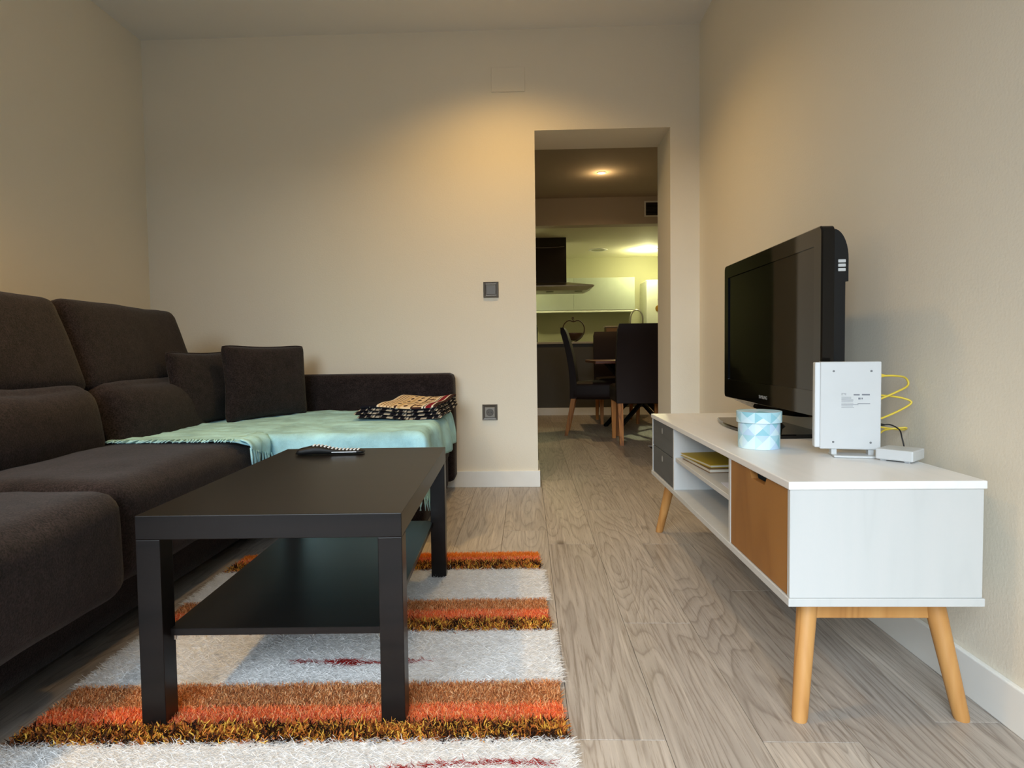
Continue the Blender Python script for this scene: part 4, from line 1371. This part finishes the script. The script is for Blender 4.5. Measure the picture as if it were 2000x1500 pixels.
box(bm, -0.182, 0.007, YB - 0.007, YB, 2.248, 2.383, 0.0015, 1)
tag(obj('junction_cover', bm, M['wall']), 'flat wall-coloured junction cover plate high above the doorway left side', 'cover plate')

# ------------------------------------------------------------------ dining room furniture
def dining_chair(label, x, y, rz):
    # faces +y in its own frame, origin on the floor under the seat centre
    t = thing('dining_chair', label, 'chair', (x, y, 0), rz, 'brown leather dining chairs')
    L = M['brown_leather']
    cushion('seat', L, t, 0, 0.0, 0.415, 0.45, 0.46, 0.15, r=0.03, puff=(0, 0, 0.012), n=(10, 10, 5), wob=0.002)
    # high back: bowed slab leaning backwards
    bm = bmesh.new()
    rows = []
    n = 14
    for i in range(n + 1):
        s = i / n
        z = 0.345 + s * 0.655
        yc = -0.205 - 0.035 * math.sin(s * PI) * 0 - 0.10 * s ** 1.7 + 0.012 * math.sin(s * PI)
        th = 0.062 - 0.012 * s
        hwid = 0.222 + 0.006 * math.sin(s * PI)
        if i == n: z, th, hwid = z, th * 0.6, hwid - 0.012
        row = []
        for (sx, sy) in ((-1, -1), (-0.9, -1.12), (0.9, -1.12), (1, -1), (1, 1), (0.9, 1.1), (-0.9, 1.1), (-1, 1)):
            row.append(bm.verts.new((sx * hwid, yc + sy * th / 2, z)))
        rows.append(row)
    for a, b in zip(rows[:-1], rows[1:]):
        for k in range(8): bm.faces.new((a[k], a[(k + 1) % 8], b[(k + 1) % 8], b[k]))
    bm.faces.new(list(reversed(rows[0]))); bm.faces.new(rows[-1])
    obj('backrest', bm, L, t, smooth=True, auto=40)
    for sx in (-1, 1):
        for sy in (-1, 1):
            bm = bmesh.new()
            top = (sx * 0.192, 0.192 if sy > 0 else -0.205)
            bot = (sx * 0.190, 0.192 if sy > 0 else -0.275)
            r0, r1 = 0.015, 0.022
            a = [bm.verts.new((bot[0] + u * r0, bot[1] + v * r0, 0.0)) for u, v in ((-1, -1), (1, -1), (1, 1), (-1, 1))]
            b = [bm.verts.new((top[0] + u * r1, top[1] + v * r1, 0.345)) for u, v in ((-1, -1), (1, -1), (1, 1), (-1, 1))]
            for k in range(4): bm.faces.new((a[k], a[(k + 1) % 4], b[(k + 1) % 4], b[k]))
            bm.faces.new(list(reversed(a))); bm.faces.new(b)
            obj('leg', bm, M['chair_leg'], t)
dining_chair('dark brown high-backed dining chair with its back to the doorway', 0.965, 5.47, 0.0)
dining_chair('dark brown dining chair at the left end of the table seen from its side', 0.655, 6.00, R(-97))
dining_chair('reddish brown dining chair behind the table facing the doorway', 0.985, 6.92, R(180))

def dining_table():
    t = thing('dining_table', 'dark wooden dining table with crossed black metal legs', 'table', (1.10, 6.20, 0))
    part_box('tabletop', M['table_wood'], t, -0.48, 0.75, -0.48, 0.50, 0.665, 0.69, 0.003, 2)
    for sy in (-0.3, 0.3):
        for (xa, xb) in ((-0.30, 0.30), (0.30, -0.30)):
            bm = bmesh.new()
            tube(bm, [(xa, sy * 1.1, 0.0), (xb, sy * 0.8, 0.664)], 0.022, 4)
            obj('crossed_leg', bm, M['black_metal'], t)
    return t
dining_table()
bm = bmesh.new()
lathe(bm, [(0.026, 0.0), (0.032, 0.004), (0.036, 0.05), (0.034, 0.055), (0.030, 0.006)], 18)
tag(obj('white_cup', bm, M['white_plastic'], smooth=True, auto=40, loc=(1.02, 6.05, 0.6905)), 'small white cup on the dining table', 'cup')

# ------------------------------------------------------------------ kitchen
isl = thing('kitchen_island', 'dark panelled kitchen island with pale worktop behind the dining table', 'kitchen island', (0.8, 8.15, 0))
part_box('panel', M['island'], isl, -1.6, 1.9, -0.40, 0.42, 0.09, 0.872)
part_box('plinth', M['skirting'], isl, -1.6, 1.9, -0.415, 0.40, 0.0, 0.09)
part_box('worktop', M['counter'], isl, -1.65, 1.95, -0.43, 0.46, 0.872, 0.898, 0.003)

def hood():
    t = thing('cooker_hood', 'steel island cooker hood with tall chimney hanging from the kitchen ceiling', 'cooker hood', (0.26, 8.55, 1.58))
    part_box('chimney', M['dark_glass'], t, -0.26, 0.275, -0.20, 0.20, 0.10, KZ - 1.58, 0.002)
    bm = bmesh.new()
    pts = []
    for k in range(13):
        f = -1 + 2 * k / 12
        pts.append((f * 0.25, -0.203, KZ - 1.58 - 0.118 - 0.014 * (1 - f * f)))
    tube(bm, pts, 0.004, 6)
    obj('chimney_seam', bm, M['steel'], t)
    # canopy: shallow tapered slab
    bm = bmesh.new()
    A = [bm.verts.new((x, y, 0.0)) for x, y in ((-0.58, -0.26), (0.54, -0.26), (0.54, 0.28), (-0.58, 0.28))]
    B = [bm.verts.new((x, y, 0.045)) for x, y in ((-0.66, -0.33), (0.625, -0.33), (0.625, 0.34), (-0.66, 0.34))]
    B2 = [bm.verts.new((x, y, 0.058)) for x, y in ((-0.66, -0.33), (0.625, -0.33), (0.625, 0.34), (-0.66, 0.34))]
    C_ = [bm.verts.new((x, y, 0.105)) for x, y in ((-0.28, -0.22), (0.295, -0.22), (0.295, 0.22), (-0.28, 0.22))]
    bm.faces.new(list(reversed(A))); bm.faces.new(C_)
    for a, b in ((A, B), (B, B2), (B2, C_)):
        for k in range(4): bm.faces.new((a[k], a[(k + 1) % 4], b[(k + 1) % 4], b[k]))
    cn = obj('canopy', bm, M['steel'], t)
    for x in (-0.36, 0.06, 0.44):
        bm = bmesh.new()
        lathe(bm, [(0.05, -0.006), (0.05, -0.001)], 20, Matrix.Translation((x, -0.05, 0)))
        obj('hood_lamp', bm, M['lamp_off'], cn)
hood()

bcu = thing('base_cabinets', 'white kitchen base cabinets with worktop along the back wall', 'cabinet', (0.3, KY, 0))
part_box('cabinet_body', M['white_gloss'], bcu, -1.7, 1.33, -0.60, -0.003, 0.10, 0.87)
part_box('worktop', M['counter'], bcu, -1.7, 1.36, -0.63, -0.003, 0.87, 0.905)
part_box('kickboard', M['island'], bcu, -1.7, 1.33, -0.55, -0.01, 0.0, 0.10)

for k, (a, b) in enumerate(((-1.3, -0.62), (-0.62, 0.06), (0.06, 0.74), (0.74, 1.685))):
    lab = ['', '', 'white gloss wall cabinet left of centre, behind the hood canopy', 'white gloss wall cabinet nearest the fridge'][k]
    if k < 2: continue
    uc = thing('wall_cabinet', lab, 'cabinet', ((a + b) / 2, KY, 1.39), 0, 'kitchen wall cabinets')
    hw = (b - a) / 2
    part_box('cabinet_body', M['white_gloss'], uc, -hw, hw, -0.345, -0.003, 0.03, 0.525)
    part_box('door', M['white_gloss'], uc, -hw + 0.001, hw - 0.001, -0.366, -0.346, 0.03, 0.525, 0.001)
    part_box('light_rail', M['fridge'], uc, -hw, hw, -0.36, -0.20, 0.0, 0.0295)  # glow of an LED strip put in as a paler colour

fr = thing('fridge', 'tall white fridge with magnets at the right of the kitchen', 'fridge', (2.115, 9.95, 0))
part_box('body', M['fridge'], fr, -0.29, 0.33, -0.25, 0.27, 0.02, 1.845, 0.006, 2)
part_box('door', M['fridge'], fr, -0.29, 0.33, -0.30, -0.252, 0.70, 1.845, 0.008, 2)
part_box('door', M['fridge'], fr, -0.29, 0.33, -0.30, -0.252, 0.03, 0.69, 0.008, 2)
bm = bmesh.new()
lathe(bm, [(0.05, 0.0), (0.05, 0.004), (0.042, 0.007)], 24, Matrix.Rotation(R(90), 4, 'X'))
tag(obj('round_magnet', bm, M['brass'], loc=(2.005, 9.6495, 1.413), smooth=True, auto=40), 'round brass coloured magnet on the white fridge door', 'magnet')
bm = bmesh.new()
v = [bm.verts.new((x, yy, z)) for yy in (0.0, -0.006) for x, z in ((0, -0.03), (0.022, 0.005), (0.012, 0.022), (0, 0.012), (-0.012, 0.022), (-0.022, 0.005))]
bm.faces.new(v[:6]); bm.faces.new(list(reversed(v[6:])))
for k in range(6): bm.faces.new((v[k], v[(k + 1) % 6], v[6 + (k + 1) % 6], v[6 + k]))
tag(obj('heart_magnet', bm, M['island'], loc=(2.012, 9.6495, 1.545)), 'small dark heart magnet above the brass one on the fridge', 'magnet')
bm = bmesh.new(); box(bm, -0.02, 0.02, -0.005, 0, -0.03, 0.03, 0.002)
tag(obj('note_magnet', bm, M['hole'], loc=(2.085, 9.6495, 1.585)), 'small grey square magnet at the right of the fridge door', 'magnet')

fa = thing('kitchen_tap', 'tall arched chrome kitchen tap in front of the fridge', 'tap', (1.60, 9.78, 0.9055))
bm = bmesh.new()
pts = [(0, 0, 0), (0, 0, 0.36)] + [(0.095 - 0.095 * math.cos(a), 0, 0.36 + 0.14 * math.sin(a)) for a in [PI * k / 12 for k in range(1, 13)]] + [(0.19, 0, 0.25)]
tube(bm, [(x, 0, z) for x, _, z in pts], 0.012, 10)
obj('spout', bm, M['steel'], fa, smooth=True)
bm = bmesh.new(); lathe(bm, [(0.026, 0.0), (0.024, 0.02), (0.016, 0.03)], 16)
obj('tap_base', bm, M['steel'], fa, smooth=True, auto=50)

def apple_bowl():
    t = thing('apple_bowl', 'apple-shaped dark wooden fruit bowl standing on the island worktop', 'bowl', (0.595, 7.98, 0.907))
    hw, hh = 0.135, 0.275
    pts = []
    for k in range(49):
        a = 2 * PI * k / 48 + PI / 2
        c, s = math.cos(a), math.sin(a)
        x = hw * c * (1.0 + 0.10 * s)
        z = hh / 2 + hh / 2 * s - 0.030 * math.exp(-(c / 0.25) ** 2) * (1 if s > 0 else 0.3)
        pts.append((x, 0, z))
    bm = bmesh.new(); tube(bm, pts, 0.007, 8, cap=False)
    obj('rim', bm, M['apple_wood'], t, smooth=True)
    bm = bmesh.new()
    rings = []
    for i in range(9):
        s = -PI / 2 + (PI / 2 - 0.05) * i / 8 * 0.85
        rr = hw * math.cos(s) * 0.97
        rings.append([bm.verts.new((rr * math.cos(2 * PI * k / 24), rr * 0.8 * math.sin(2 * PI * k / 24), hh / 2 + hh / 2 * math.sin(s) * 0.98 + 0.003)) for k in range(24)])
    for a, b in zip(rings[:-1], rings[1:]):
        for k in range(24): bm.faces.new((a[k], a[(k + 1) % 24], b[(k + 1) % 24], b[k]))
    bo = obj('basket', bm, M['apple_wood'], t, smooth=True)
    sm = bo.modifiers.new('thickness', 'SOLIDIFY'); sm.thickness = 0.006
    bm = bmesh.new(); tube(bm, spline([(0, 0, hh - 0.032), (-0.006, 0, hh - 0.005), (-0.018, 0, hh + 0.018), (-0.004, 0, hh + 0.026), (0.004, 0, hh + 0.008)], 6), 0.006, 8)
    obj('stalk', bm, M['apple_wood'], t, smooth=True)
apple_bowl()
bb = thing('bread_bin', 'brown box with pale lid on the island worktop behind the chairs', 'box', (1.14, 8.05, 0.8985))
part_box('bin_body', M['book_brown'], bb, -0.14, 0.16, -0.09, 0.09, 0.0, 0.175, 0.004)
part_box('lid', M['counter'], bb, -0.155, 0.175, -0.10, 0.10, 0.1755, 0.195, 0.004)
kn = thing('coffee_machine', 'black coffee machine at the left end of the island worktop', 'appliance', (0.035, 8.02, 0.8985))
part_box('machine_body', M['black_metal'], kn, -0.10, 0.105, -0.12, 0.12, 0.0, 0.19, 0.006, 2)
part_box('machine_head', M['black_metal'], kn, -0.10, 0.10, -0.15, 0.12, 0.1905, 0.215, 0.006, 2)

# air grille on the beam
def grille():
    t = thing('air_grille', 'white framed air grille with dark slats on the dropped beam', 'vent', (1.54, BEAM_Y, 2.445))
    hw, hh = 0.135, 0.092
    for (a, b, c, d) in ((-hw, hw, hh - 0.016, hh), (-hw, hw, -hh, -hh + 0.016), (-hw, -hw + 0.018, -hh + 0.0165, hh - 0.0165), (hw - 0.018, hw, -hh + 0.0165, hh - 0.0165)):
        part_box('frame', M['skirting'], t, a, b, -0.014, -0.0005, c, d)
    part_box('backing', M['black_metal'], t, -hw + 0.018, hw - 0.018, -0.004, -0.0005, -hh + 0.016, hh - 0.016)
    for k in range(9):
        z = -hh + 0.026 + k * 0.0165
        bm = bmesh.new()
        box(bm, -hw + 0.0185, hw - 0.0185, -0.011, -0.0045, -0.002, 0.002)
        o = obj('slat', bm, M['pewter'], t, loc=(0, 0, z))
grille()
